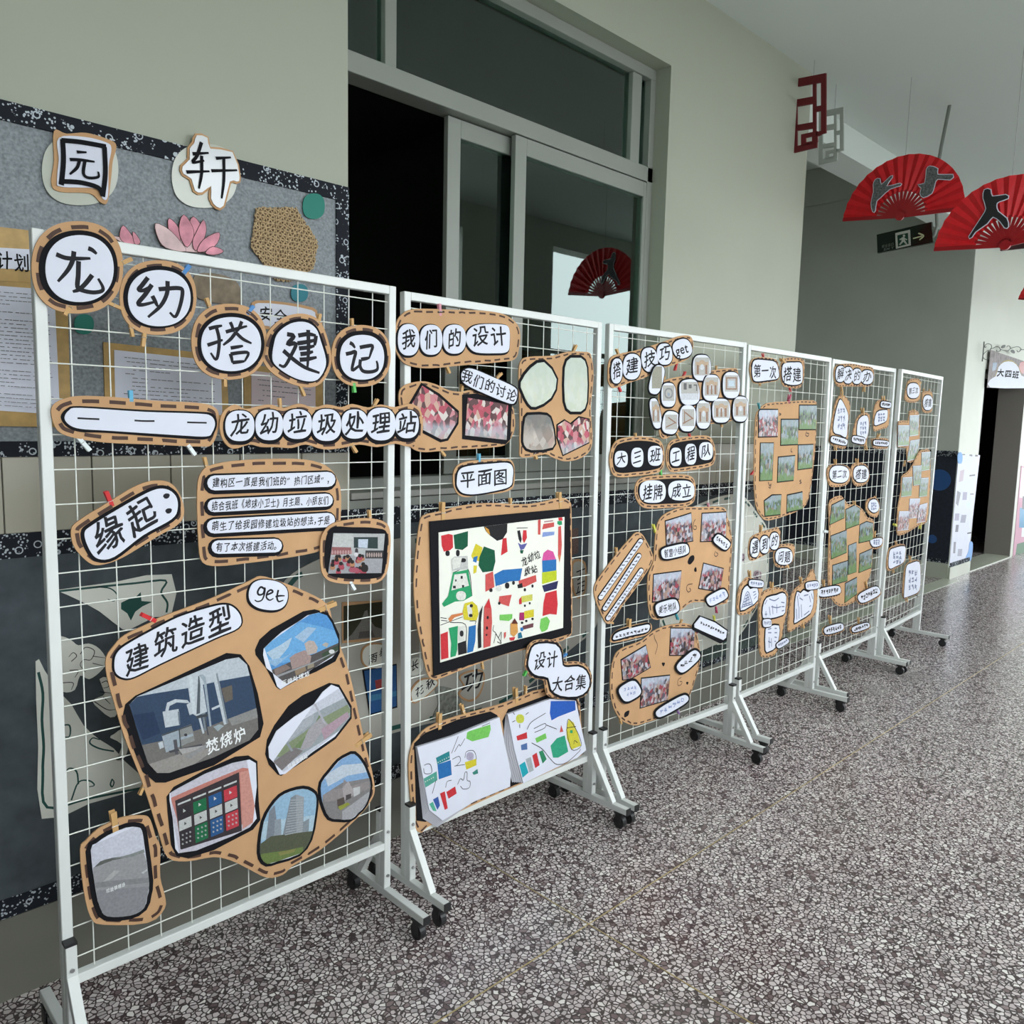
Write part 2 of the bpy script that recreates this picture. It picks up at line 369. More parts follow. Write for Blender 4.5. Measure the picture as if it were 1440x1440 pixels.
# ---------------------------------------------------------------- a cut-out sign hung on a surface
BOARDS = {}
class Board:
    def __init__(s, plane, key, name, label, cat, short, outline, layer=0, base=.006, mat=None, thick=.003, dash=True, dl=.036, dw=.0085, gap=.022, inset=.012, n=4, group=None, dashmat=None, bname='kraft_backing'):
        s.pl = plane; s.d = base+layer*.009; s.key = key; s.short = short; BOARDS[key] = s
        pts = smooth(outline, n); loc = [plane.L(x, y, s.d) for x, y in pts]; s.loc = loc
        s.c = sum(loc, Vector((0, 0)))/len(loc)
        s.root = empty(name, plane.mw @ Matrix.Translation((s.c.x, -s.d, s.c.y)), label, cat, group)
        s.back = link(bname, prism([q-s.c for q in loc], -.0015, thick), mat or KRAFT, s.root)
        if dash: s.stitch(loc, dl, dw, gap, inset, dashmat)
    def l(s, x, y): return s.pl.L(x, y, s.d)-s.c
    def stitch(s, loc, dl, dw, gap, inset, mat=None):
        p = offset(loc, -inset); lines = []; acc = 0; k = len(p); cur = None; rnd = random.Random(len(p))
        for i in range(k):
            a, b = Vector(p[i]), Vector(p[(i+1) % k]); Ls = (b-a).length; t = 0
            while t < Ls:
                need = (dl if acc >= 0 else 0)
                if acc < dl:
                    if cur is None: cur = [a+(b-a)*(t/Ls)]
                    st = min(Ls-t, dl-acc); t += st; acc += st
                    if acc >= dl-1e-9: cur.append(a+(b-a)*(t/Ls)); lines.append(cur); cur = None
                    elif t >= Ls-1e-9: cur.append(b)
                else:
                    st = min(Ls-t, dl+gap-acc); t += st; acc += st
                    if acc >= dl+gap-1e-9: acc = 0
        lines = [q for q in lines if len(q) > 1 and (q[0]-q[-1]).length > dl*.3]
        sm = strokes_mesh('stitch_marks', [[q+Vector((rnd.gauss(0, .0008), rnd.gauss(0, .0008))) for q in ln] if len(ln) < 4 else [ln[0], ln[len(ln)//2], ln[-1]] for ln in lines], dw, -.0020, s.back, mat or BROWN, s.c, False); sm['kind'] = 'stuff'
    def sheet(s, name, pts, mat, lvl, n=4, parent=None, grow=0, th=.001, shift=(0, 0)):
        loc = [s.l(x+shift[0], y+shift[1]) for x, y in (smooth(pts, n) if n > 1 else pts)]
        if grow: loc = offset(loc, grow)
        return link(name, prism(loc, -.0015-lvl*.0016, -.0015-lvl*.0016+th+.0006), mat, parent or s.root)
    def card(s, pts, border=.006, n=4, lvl=1, mat=None, shift=(0, 0), name='white_card', bname='black_border'):
        'white paper on a black border'
        s.sheet(bname, pts, BLACK, lvl, n, grow=border, shift=shift)
        return s.sheet(name, pts, mat or PAPER, lvl+1, n)
    def photo(s, pts, mat, border=.004, n=1, lvl=1, white=0):
        s.sheet('black_border', pts, BLACK, lvl, n, grow=border)
        if white: s.sheet('white_margin', pts, PAPER, lvl+.5, n, grow=white)
        return s.sheet('photo_print', pts, mat, lvl+1, n)
    def text(s, txt, a, b, hpx, parent, lvl=2, mat=None, jit=1, **k):
        A, B = s.l(*a), s.l(*b); mx, my = (a[0]+b[0])/2, (a[1]+b[1])/2
        h = (s.l(mx, my-hpx/2)-s.l(mx, my+hpx/2)).length
        return lettering(txt, A, B, h, -.0015-lvl*.0016-.0003, parent, mat, jit, **k)
    def ink(s, lines, wpx, parent, lvl=2, mat=None, name='lettering', taper=True):
        q = lines[0][0]; wl = (s.l(q[0]+wpx, q[1])-s.l(*q)).length
        return strokes_mesh(name, [[s.l(*p) for p in ln] for ln in lines], wl, -.0015-lvl*.0016-.0003, parent, mat or INK, taper=taper)
    def scribble(s, a, b, hpx, parent, n=6, lvl=2, wpx=1.2, mat=None):
        'handwriting too small to read'
        rnd = random.Random(int(a[0]*7+a[1])); ln = []
        for i in range(n):
            cx, cy = a[0]+(b[0]-a[0])*(i+.5)/n, a[1]+(b[1]-a[1])*(i+.5)/n; cw = math.hypot(b[0]-a[0], b[1]-a[1])/n*.38
            for k in range(4):
                o = rnd.uniform(-.5, .5)*hpx; e = rnd.uniform(-.4, .4)*hpx
                if k % 2: ln.append([(cx-cw, cy+o*.8), (cx+cw*rnd.uniform(.3, 1), cy+o*.8-rnd.random())])
                else: ln.append([(cx+rnd.uniform(-cw, cw), cy-hpx*.45), (cx+rnd.uniform(-cw, cw), cy+e+hpx*.25)])
        return s.ink(ln, wpx, parent, lvl, mat)
    def art(s, parent, outline, layers, lvl=2, mat=None, name='printed_picture', n=1):
        'flat print: coloured shapes (linear colour, image points), clipped to the sheet'
        hull = [s.l(*p) for p in (smooth(outline, 3) if n > 1 else outline)]; v, f, cols = [], [], []
        for i, (c, pts) in enumerate(layers):
            q = clip([s.l(*p) for p in pts], hull)
            if len(q) < 3: continue
            b = len(v); y = -.0015-lvl*.0016-.0002-i*.00002
            v += [(p.x, y, p.y) for p in q]; f.append(tuple(range(b, b+len(q)))); cols.append(c)
        me = bpy.data.meshes.new(name); me.from_pydata(v, [], f)
        ca = me.color_attributes.new('Col', 'FLOAT_COLOR', 'CORNER')
        for p, c in zip(me.polygons, cols):
            for li in p.loop_indices: ca.data[li].color = (*c, 1)
        me.update(); o = link(name, me, mat or PRINT, parent)
        if name == 'crayon_drawing': o['kind'] = 'stuff'
        return o
# ================================================================ SETTING
CZ = 3.71
struct('floor', MB().box(-3, 16, -1.2, 5.6, -.1, 0), TERR)
struct('ceiling', MB().box(-3, 16, -1.2, 2.6, CZ, CZ+.15).box(9.4, 16, 2.6, 3.1, CZ, CZ+.15), CEIL)
struct('ceiling.001', MB().box(4.5, 9.6, 2.85, 5.6, 4.65, 4.8), CEIL)
struct('trim_1', MB().box(4.76, 9.38, 2.6, 2.85, 3.51, 4.7), CEIL)                      # beam over the alcove
struct('wall_left', MB().box(-3, 1.535, WY, 2.72, 0, CZ), WALL)
struct('wall_left.001', MB().box(1.535, 3.34, WY, 2.72, 0, 1.275).box(1.535, 3.34, WY, 2.72, 3.32, CZ), WALL)
struct('wall_left.002', MB().box(3.34, 4.76, WY, 3.05, 0, CZ), WALL)                   # column between window and alcove
struct('wall_alcove', MB().box(4.6, 4.76, 3.05, 5.6, 0, 4.7).box(4.6, 9.6, 5.5, 5.65, 0, 4.7), WALLG)
struct('wall_far', MB().box(9.376, 9.6, 2.824, 5.6, 0, 4.215).box(9.385, 9.6, 2.824, 5.6, 4.215, 4.228).box(9.376, 9.6, 2.824, 5.6, 4.228, 4.7), WALLG)
struct('wall_far.001', MB().box(9.38, 10.05, 2.82, 3.12, 0, CZ).box(10.05, 11.75, 2.82, 3.12, 2.30, CZ).box(11.75, 16, 2.82, 3.12, 0, CZ), WALLW)
struct('wall_end', MB().box(16, 16.2, -1.2, -.4, 0, CZ).box(16, 16.2, 2.2, 3.1, 0, CZ).box(16, 16.2, -.4, 2.2, 2.9, CZ).box(16, 16.2, -.4, 2.2, 0, .05), WALLW)
struct('wall_back', MB().box(-3.2, -3, -1.2, 2.72, 0, CZ), WALLG)
op = [(-.6, 1.3), (1.9, 5.18), (6.37, 8.2), (8.8, 11.5), (12.2, 15.6)]
mb = MB().box(-3, 16, -1.2, -1.0, 0, 1.0).box(-3, 16, -1.2, -1.0, 3.46, CZ)
xs = [-3]+[v for o in op for v in o]+[16]
for i in range(0, len(xs), 2): mb.box(xs[i], xs[i+1], -1.2, -1.0, 1.0, 3.46)
struct('wall_right', mb, WALLW)
struct('floor_outside', MB().box(-30, 40, -40, -1.2, -.3, -.15), M('wet_yard_concrete', (.22, .22, .21), .8, var=.1, scale=.6))
# dim classroom behind the open window and dim room behind the far door
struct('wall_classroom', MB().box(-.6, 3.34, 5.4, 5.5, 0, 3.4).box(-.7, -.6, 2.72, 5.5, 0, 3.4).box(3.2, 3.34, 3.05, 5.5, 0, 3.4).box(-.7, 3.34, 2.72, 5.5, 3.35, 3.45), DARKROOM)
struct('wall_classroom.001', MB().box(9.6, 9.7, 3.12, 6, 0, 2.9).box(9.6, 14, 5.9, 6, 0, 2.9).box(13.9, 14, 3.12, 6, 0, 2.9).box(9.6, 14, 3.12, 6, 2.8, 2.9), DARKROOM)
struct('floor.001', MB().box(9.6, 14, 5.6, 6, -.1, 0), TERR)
# brass strips in the terrazzo
BRASS = M('brass_strip', (.50, .40, .20), .4, metal=.4)
mb = MB(); mb.box(-3, 9.4, 1.533, 1.537, 0, .0012); mb.obj('trim_2', BRASS)['kind'] = 'structure'
for i, x in enumerate((1.88,)):
    MB().box(x-.002, x+.002, -1, 1.533, 0, .0012).box(x-.002, x+.002, 1.537, WY, 0, .0012).obj('trim_%d' % (3+i), BRASS)['kind'] = 'structure'
MB().box(4.76, 9.38, 2.70, 2.86, 0, .004).obj('trim_7', BASE)['kind'] = 'structure'      # pale threshold along the alcove
MB().box(10.05, 11.75, 2.80, 3.1, 0, .012).obj('trim_8', BASE)['kind'] = 'structure'
# skirting, felt dado, floral bands, tile course on the near wall
def wallstrip(name, x0, x1, z0, z1, t, mat, y=WY): return struct(name, MB().box(x0, x1, y-t, y, z0, z1), mat)
SEG = [(-3, 4.76)]
wallstrip('baseboard_left', -3, 4.772, 0, .235, .014, M('shaded_cream_skirting', (.15, .15, .12), .3, var=.06, scale=3)); wallstrip('trim_9', -3, 4.770, .235, .29, .010, FLORAL)  # cream skirting again, with the shade at the near wall put into its colour
wallstrip('trim_10', -3, 4.768, .29, 1.222, .007, DARKFELT); wallstrip('trim_11', -3, 4.770, 1.222, 1.287 - .0, .011, FLORAL)
gro = struct('trim_12', MB().box(-3, 1.535, WY-.003, WY, 1.287, 1.489).box(3.34, 4.76, WY-.003, WY, 1.287, 1.51), GROUT)
tx = [WPL.L(x, 700).x for x in (4, 129, 240)]; tw = (tx[2]-tx[0])/2
tile_me = MB().box(0, tw-.003, -.009, 0, 0, .200).mesh('tile', .0015)
x = tx[0]-8*tw
while x < 1.53:
    o = link('tile', tile_me if x+tw < 1.535 else MB().box(0, 1.535-x, -.009, 0, 0, .200).mesh('tile', .0015), TILE, gro, Matrix.Translation((x, WY-.002, 1.288))); x += tw
n = 5
for i in range(n):
    w_ = 1.42/n; link('tile', MB().box(0, w_-.003, -.009, 0, 0, .220).mesh('tile', .0015), TILE, gro, Matrix.Translation((3.34+i*w_+.0015, WY-.002, 1.288)))
# column side towards the alcove keeps the same dado
struct('trim_13', MB().box(4.76, 4.768, WY, 3.05, .29, 1.222), DARKFELT)
# far alcove wall: dark dado with floral edging and blue spots
struct('baseboard_far', MB().box(9.360, 9.377, 2.824, 5.5, 0, .17), BASE); struct('trim_14', MB().box(9.366, 9.377, 2.824, 5.5, .17, 1.36), M('navy_felt', (.012, .016, .026), .95, var=.3, scale=30))
struct('trim_15', MB().box(9.363, 9.377, 2.824, 5.5, 1.33, 1.39).box(9.363, 9.377, 2.824, 5.5, .17, .21), FLORAL)
BLUE = M('blue_card', (.010, .06, .19), .7); fp = XPL(9.366)
for nm, lab, x, y, r in (('blue_spot', 'large blue paper circle on the navy dado of the far alcove wall', 1321, 675, 15), ('blue_spot', 'small blue paper circle low on the navy dado of the far alcove wall', 1311, 758, 6)):
    a = fp.L(x, y); b_ = fp.L(x, y-r); o = link(nm, prism([(math.cos(t*math.tau/24)*(b_-a).length, math.sin(t*math.tau/24)*(b_-a).length) for t in range(24)], -.004, 0), BLUE, None, fp.mw @ Matrix.Translation((a.x, 0, a.y))); tag(o, lab, 'wall decoration')
# door 1: reveal, frame, dark red curtain inside
struct('door_1', MB().box(10.05, 10.11, 2.83, 3.1, 0, 2.3).box(10.05, 11.75, 2.83, 3.1, 2.25, 2.3), ALU)
struct('door_1_reveal', MB().box(11.735, 11.75, 2.82, 3.12, 0, 2.3), M('grey_beige_tile', (.22, .205, .18), .4)).name = 'trim_16'
cur = MB(); pts = [(10.2+.05*i, 3.35+.025*math.sin(i*1.4)) for i in range(34)]
cur.v = [Vector((a, b, z)) for z in (0.04, 2.4) for a, b in pts]; k = len(pts); cur.f = [(i, i+1, k+i+1, k+i) for i in range(k-1)]
tag(cur.obj('door_curtain', M('dark_red_curtain', (.035, .006, .006), .9)), 'dark red curtain hanging inside the far classroom doorway', 'curtain')
# ---------------------------------------------------------------- window 1: sliding sashes, header rail, transom, sill
GY = 2.5
win = empty('window_1', Matrix.Translation((2.4, GY, 1.35))); win['kind'] = 'structure'
def wbox(name, x0, x1, y0, y1, z0, z1, mat=ALU): return MB().box(x0-2.4, x1-2.4, y0-GY, y1-GY, z0-1.35, z1-1.35).obj(name, mat, win, .002)
wbox('window_sill', 1.535, 3.34, 2.385, 2.66, 1.322, 1.346, M('grey_stone_sill', (.30, .30, .27), .4)); wbox('window_sill', 1.535, 3.34, 2.40, 2.66, 1.28, 1.318, ALU)
wbox('window_rail', 1.535, 3.34, 2.50, 2.58, 1.346, 1.385); wbox('window_header', 1.535, 3.34, 2.49, 2.585, 2.792, 2.862); wbox('window_header', 1.535, 3.34, 2.49, 2.585, 3.27, 3.32)
wbox('window_post', 3.30, 3.34, 2.49, 2.585, 1.346, 3.27); wbox('window_post', 3.17, 3.24, 2.50, 2.56, 2.862, 3.27); wbox('window_post', 1.75, 1.80, 2.50, 2.56, 2.862, 3.27); wbox('window_post', 1.535, 1.56, 2.5, 2.58, 1.346, 3.27)
def sash(name, x0, x1, y, z0=1.387, z1=2.788, st=.066, rt=.07):
    r = MB().box(x0-2.4, x0+st-2.4, y-GY-.013, y-GY+.013, z0-1.35, z1-1.35).box(x1-st-2.4, x1-2.4, y-GY-.013, y-GY+.013, z0-1.35, z1-1.35).box(x0+st-2.4, x1-st-2.4, y-GY-.013, y-GY+.013, z1-rt-1.35, z1-1.35).box(x0+st-2.4, x1-st-2.4, y-GY-.013, y-GY+.013, z0-1.35, z0+rt-1.35).obj(name, ALU, win, .0015)
    MB().box(x0+st-2.4, x1-st-2.4, y-GY-.003, y-GY+.003, z0+rt-1.35, z1-rt-1.35).obj('pane', GLASS, r)
sash('sash', 2.40, 3.345, 2.507); sash('sash', 2.075, 3.03, 2.552)
for a, b in ((1.56, 1.75), (1.80, 3.17), (3.24, 3.30)): MB().box(a-2.4, b-2.4, .025, .031, 2.862-1.35, 3.27-1.35).obj('pane', GLASS, win)
# ---------------------------------------------------------------- bulletin board on the near wall
bb = empty('bulletin_board', Matrix.Translation((0, WY, 1.489)), 'long grey felt bulletin board with indigo floral border left of the window', 'bulletin board')
X0, X1, H0 = -2.6, 1.528, .885; bw = .048
MB().box(X0+bw, X1-bw, -.010, -.002, .04, H0-bw).obj('felt_panel', FELT, bb)
for n_, q in (('border_strip', (X0, X1, 0, .040)), ('border_strip', (X0, X1, H0-bw, H0))): MB().box(q[0], q[1], -.017, -.002, q[2], q[3]).obj(n_, FLORAL, bb)
for a, b in ((X0, X0+bw), (X1-bw, X1)): MB().box(a, b, -.0165, -.002, .041, H0-bw-.001).obj('border_strip', FLORAL, bb)
ACRY = M('pale_acrylic', (.50, .52, .45), .12)
def wb(key, name, label, cat, outline, **k):
    k.setdefault('dash', False); k.setdefault('base', .016); return Board(WPL, key, name, label, cat, key, outline, **k)
# plaque: yuan
b = wb('yuan', 'calligraphy_plaque', 'round clear plaque with a square black character, top left of the felt board', 'plaque', EL('a', 450, 275, 215, 200), mat=ACRY, bname='acrylic_disc', thick=.001)
k = b.sheet('wooden_cutout', P('a 300,60 370,75 480,70 600,105 650,140 630,230 620,330 600,460 560,460 500,410 330,400 285,350 300,230'), KRAFT, 3, th=.004)
c = b.sheet('white_card', P('a 325,100 470,95 590,125 620,160 605,260 600,430 570,440 540,385 340,375 315,340 325,220'), PAPER, 5)
b.ink([P('a 345,110 350,230 338,365'), P('a 340,115 450,125 590,150'), P('a 580,150 585,300 570,430'), P('a 345,345 450,352 545,380 572,425')], 7, c, 6, BLACK, taper=False)
b.ink([P('a 425,180 480,182'), P('a 385,222 450,225 525,235'), P('a 440,230 425,270 385,305'), P('a 470,232 462,300 490,325 545,320 545,290')], 4.6, c, 6, BLACK)
# plaque: xuan
b = wb('xuan', 'calligraphy_plaque', 'round clear plaque with a jagged two-part black brush character under the top border', 'plaque', EL('a', 1150, 310, 185, 180), mat=ACRY, bname='acrylic_disc', thick=.001)
sil = P('a 1100,85 1160,100 1175,160 1300,180 1340,320 1325,345 1285,345 1250,480 1210,485 1180,440 1180,370 1130,405 1090,395 1070,330 1025,300 1020,260 1060,220 1060,160 1085,130')
b.sheet('wooden_cutout', sil, KRAFT, 3, n=2, grow=.006, th=.004); c = b.sheet('white_card', sil, M('glossy_laminated_paper', (.72, .74, .76), .1), 5, n=2)
b.ink([P('a 1075,190 1165,185'), P('a 1125,125 1100,200 1075,238 1140,228'), P('a 1040,292 1170,288'), P('a 1125,200 1125,300 1110,385')], 4.6, c, 6, BLACK)
b.ink([P('a 1205,215 1290,210'), P('a 1180,285 1325,282'), P('a 1250,215 1250,340 1238,440')], 4.2, c, 6, BLACK)
# lotus flowers
PINK = M('pink_painted_petal', (.62, .26, .32), .8, var=.35, scale=22); PALE = M('pale_pink_petal', (.66, .48, .48), .8, var=.2, scale=25)
def lotus(key, label, petals):
    b = wb(key, 'paper_lotus', label, 'paper flower', petals[0][1], mat=BROWN, bname='paper_base', thick=.001, n=3)
    for i, (m_, p) in enumerate(petals):
        b.sheet('outline', p, BROWN, i*.6, n=3, grow=.0016); b.sheet('petal', p, m_, i*.6+.35, n=3)
lotus('lotus1', 'open pink paper lotus with eight pointed petals, middle of the felt board', [
    (PALE, P('a 900,690 960,720 1050,735 1150,740 1190,720 1120,660 1000,650')), (PINK, P('a 945,600 950,550 1000,600 1010,680 960,640')), (PINK, P('a 1085,540 1130,600 1100,660 1070,640 1060,590')), (PINK, P('a 1030,530 1075,590 1085,650 1050,710 1015,660 1005,590')),
    (PINK, P('a 1140,560 1155,620 1130,690 1095,730 1080,680 1100,630')), (PALE, P('a 870,580 940,610 1000,670 1040,735 930,715 885,660')), (PINK, P('a 1225,630 1215,690 1160,730 1105,735 1140,670')), (PINK, P('a 1250,735 1200,755 1150,745 1190,710'))])
lotus('lotus2', 'small pink paper lotus bud half hidden behind the rack top rail', [(PALE, P('a 640,650 680,680 760,700 785,690 760,670 700,660')), (PINK, P('a 690,590 735,640 760,690 700,685 672,650')), (PINK, P('a 745,625 780,665 782,690 755,690'))])
# woven hexagon
b = wb('weave', 'woven_mat', 'brown woven straw hexagon at the right end of the felt board', 'woven mat', P('b 240,490 460,490 585,680 560,830 430,905 350,900 210,710 230,560'), n=1, mat=M('dark_straw', (.16, .10, .055), .9), bname='straw_base', thick=.002)
STRAW = M('straw_rope', (.50, .37, .21), .9, var=.3, scale=200); hull = [q-b.c for q in b.loc]; mb = MB(); zs = [q.y for q in hull]; R_ = max(q.length for q in hull)
for di, an in enumerate((0, 60, 120)):
    e = Vector((math.cos(math.radians(an)), math.sin(math.radians(an)))); nn = Vector((-e.y, e.x))
    for j in range(-9, 10):
        o = nn*(R_*j/9.0); q = clip([o-e*R_*1.3-nn*.0018, o+e*R_*1.3-nn*.0018, o+e*R_*1.3+nn*.0018, o-e*R_*1.3+nn*.0018], hull)
        if len(q) < 3: continue
        t = [p.dot(e) for p in q]; a0, a1 = min(t), max(t)
        if a1-a0 < .01: continue
        ns = max(2, int((a1-a0)/.007)); mb.tube([(o.x+e.x*(a0+(a1-a0)*i/ns), -.004-.0022*math.cos(math.pi*(i+di+j)), o.y+e.y*(a0+(a1-a0)*i/ns)) for i in range(ns+1)], .0026, 5)
ww = mb.obj('weave', STRAW, b.root)
TEAL = M('teal_disc', (.0, .18, .13), .6); TEAL2 = M('blue_teal_disc', (.005, .16, .20), .6)
for key, lab, c_, m_ in (('teal1', 'green paper disc beside the gold frame, below the first round sign', EL('p', 118, 456, 14, 14), TEAL), ('teal2', 'green paper disc in the top right corner of the felt board', EL('p', 441, 290, 15.5, 18), TEAL), ('teal3', 'blue-green paper disc under the woven hexagon', EL('p', 421, 412, 12, 12.5), TEAL2)):
    wb(key, 'paper_disc', lab, 'wall decoration', c_, mat=m_, bname='disc', thick=.001)
b = wb('plank', 'wood_slice', 'brown wood slice with bark edge behind the second round sign', 'plaque', P('a 1095,870 1180,855 1290,880 1345,930 1355,1035 1250,1030 1120,1000 1090,940'), mat=M('old_wood', (.20, .16, .11), .8, var=.3, scale=30), bname='slice', thick=.002)
b = wb('safe', 'felt_board_label', 'white label with wooden rim reading safety in Chinese, behind the fourth round sign', 'label', P('b 210,1050 240,1010 400,1020 560,1050 585,1090 590,1180 200,1160'), mat=KRAFT, bname='wooden_rim', n=2)
c = b.sheet('white_card', P('b 230,1050 250,1025 400,1035 550,1065 570,1095 572,1165 220,1145'), PAPER, 1.5, n=2); SAFE = (b, c)
# framed documents
def document(key, label, outer, paper, rows, heading=None, tint=PAPER):
    b = wb(key, 'framed_document', label, 'framed document', outer, mat=GOLD, bname='golden_frame', thick=.004, n=1)
    q = b.sheet('paper_sheet', paper, tint, 1, n=1); (x0, y0), (x1, y1), (x2, y2), (x3, y3) = paper; rnd = random.Random(len(key)); ln = []
    for r in range(rows):
        t = (r+1.6)/(rows+2); xa, ya, xb, yb = x0+(x3-x0)*t, y0+(y3-y0)*t, x1+(x2-x1)*t, y1+(y2-y1)*t; s = .07+.10*rnd.random()
        while s < .90:
            e = min(.93, s+rnd.uniform(.02, .07)); ln.append([(xa+(xb-xa)*s, ya+(yb-ya)*s), (xa+(xb-xa)*e, ya+(yb-ya)*e)]); s = e+rnd.choice((.008, .008, .03))
            if rnd.random() < .06: break
    b.ink(ln, 1.1, q, 2, M('printed_grey_text', (.16, .16, .17), .6), 'printed_text', False); return b, q
DOC1 = document('doc1', 'tall gold framed plan sheet under a gold title plaque at the left edge', P('p -70,311 92,330 100,601 -70,598'), P('p -55,398 76,408 84,583 -55,574'), 30)
DOC1[0].sheet('title_plaque', P('p -68,313 91,331 93,400 -68,392'), GOLD, 1.2, n=1, th=.008); DOC1T = DOC1[0].sheet('title_card', P('p -66,345 60,352 60,381 -66,374'), PAPER, 2.2, n=1)
document('doc2', 'wide gold framed timetable sheet below the first two round signs', P('p 145,481 318,500 322,592 148,585'), P('p 160,492 310,508 312,584 162,578'), 13)
document('doc3', 'small gold framed pink notice with a red figure below the fourth round sign', P('p 343,512 453,524 455,600 343,595'), P('p 353,521 443,532 443,592 353,587'), 7, tint=M('pink_notice_paper', (.62, .52, .54), .7))
# ---------------------------------------------------------------- cut-outs on the dark felt dado
def dado(key, name, label, outline, mat=CUT, base=.009, **k): return wb(key, name, label, 'wall decoration', outline, mat=mat, base=base, bname=k.pop('bname', 'foam_sheet'), thick=.001, **k)
b = dado('sp1', 'garden_gate_cutout', 'white corner cut-out with green vine and leaf, upper left of the dark felt dado', P('e 310,120 640,75 965,30 965,250 870,270 750,330 690,340 560,240 430,170 340,130'), n=2)
b.ink([P('e 330,125 560,100 760,80 930,65 905,130 940,190 935,245')], 3.4, b.back, 0, GREEN, 'painted_border', False); b.ink([P('e 540,100 620,110 660,150 640,180 605,170')], 2, b.back, 0, GREEN, 'painted_vine')
b.sheet('painted_leaf', P('e 680,190 730,165 760,160 790,130 795,180 855,185 800,210 760,240 735,290 715,250 680,225'), GREEN, .3, n=1, th=.0004)
b = dado('sp2', 'garden_gate_cutout', 'tall white curved cut-out with green vines, lower left of the dark felt dado', P('e 200,520 250,570 330,690 400,760 470,880 560,960 640,1010 700,1080 800,1170 815,1225 500,1320 235,1405 215,1000'), n=2)
b.ink([P('e 215,580 240,700 235,850 245,1000 240,1150 265,1340 500,1290 800,1230')], 4, b.back, 0, GREEN, 'painted_border', False)
b.ink([P('e 345,880 390,880 390,940 350,945'), P('e 640,1025 560,1010 505,980 520,950 560,960'), P('e 400,1300 440,1200 500,1190 530,1215 500,1225'), P('e 440,1210 430,1140 390,1120 360,1150'), P('e 630,1180 620,1210 630,1225 640,1200 630,1180')], 2.4, b.back, 0, GREEN, 'painted_vine')
b = dado('cloud1', 'cloud_cutout', 'white scroll cloud cut-out with ink curls, left of the large kraft picture board', P('e 310,390 350,380 400,400 440,430 500,420 560,450 600,520 560,580 500,620 450,600 420,680 350,690 300,620 290,500'), n=3)
b.ink([P('e 400,520 430,490 410,470 385,495'), P('e 450,480 480,440 530,460 510,510 470,510 450,540 480,580'), P('e 520,490 590,500'), P('e 520,530 585,545'), P('e 390,570 440,570 420,610'), P('e 345,640 410,640 400,680')], 1.2, b.back, 0, INK, 'ink_lines')
b = dado('gown', 'figure_cutout', 'white ink figure cut-out with wide sleeve left of the large kraft board', P('e 560,620 610,610 640,640 640,720 660,810 620,835 560,790 520,745 560,720 590,700'), n=2)
b.ink([P('e 570,640 600,630 610,660 580,670'), P('e 530,745 600,790 650,790'), P('e 580,720 620,760'), P('e 560,690 640,700')], 1.2, b.back, 0, INK, 'ink_lines')
b = dado('gown2', 'figure_cutout', 'small white ink cloud cut-out beside the lower left curved cut-out', P('e 640,930 690,900 700,960 720,1000 700,1060 650,1075 690,990 620,950'), n=2)
DISC = P('p 392,830 440,790 520,765 620,750 720,755 800,780 838,830 838,880 800,915 750,960 690,1000 600,1018 500,1045 440,1050 400,1000 380,920')
b = dado('moon', 'moon_gate_board', 'large taupe rounded board with green dashes on the dado behind the second rack', DISC, mat=TAUPE, dash=True, dl=.09, dw=.018, gap=.10, inset=.02, dashmat=GREEN, bname='round_board')
b.base2 = 1
b = dado('pic', 'dark_picture', 'dark framed picture of a pale hill, on the taupe board behind the first rack', P('g 725,370 1065,355 1065,660 725,690'), base=.014, mat=KRAFT, n=1, bname='thin_frame')
b.art(b.back, P('g 735,400 1062,362 1062,640 735,670'), [((.05, .05, .03), P('g 700,300 1100,300 1100,700 700,700')), ((.22, .21, .19), P('g 700,700 800,620 870,520 900,440 920,430 935,500 980,560 1100,600 1100,700')), ((.12, .11, .10), P('g 850,650 860,600 960,590 980,640'))], 0)
b = dado('w1', 'wooden_word_disc', 'oval wooden word disc under the dark picture on the taupe board', EL('g', 990, 790, 120, 105), base=.014, mat=KRAFT, bname='wood_slice'); q = b.sheet('white_card', EL('g', 990, 790, 108, 92), CUT, .5); W1 = (b, q)
b = dado('post', 'blue_poster', 'blue poster with red emblem low on the taupe board', P('g 885,900 1150,850 1155,1190 940,1250'), base=.014, mat=BLACK, n=1, bname='poster_sheet')
b.art(b.back, P('g 895,905 1145,860 1148,1180 945,1240'), [((.03, .10, .26), P('g 800,800 1200,800 1200,1300 800,1300')), ((.30, .05, .05), P('g 980,980 1060,960 1060,1040 990,1050')), ((.06, .20, .35), P('g 900,1100 1150,1060 1150,1100 900,1150')), ((.05, .22, .18), P('g 1020,1220 1140,1190 1150,1230 1020,1260'))], 0)
b = dado('w2', 'wooden_word_disc', 'round word cut-out at the left of the second rack, beside the large drawing', P('g 1240,840 1300,800 1350,820 1350,900 1300,940 1245,930'), base=.014, mat=CUT); W2 = b
b = dado('w3', 'wooden_word_disc', 'oval word cut-out with wooden rim under the lower left corner of the large drawing', P('g 1260,1050 1330,970 1440,960 1480,1000 1400,1090 1290,1160 1255,1110'), base=.014, mat=KRAFT); W3 = (b, b.sheet('white_card', P('g 1270,1055 1335,982 1435,972 1465,1005 1395,1082 1295,1148 1266,1108'), CUT, .5))
b = dado('w4', 'wooden_word_disc', 'wavy word cut-out with brown rim under the large drawing, second rack', P('C 410,150 480,110 570,110 580,190 540,290 470,320 400,270 440,220'), base=.014, mat=KRAFT); W4 = (b, b.sheet('white_card', P('C 420,155 482,122 560,122 570,190 530,280 470,305 415,265 452,220'), TAUPE, .5))
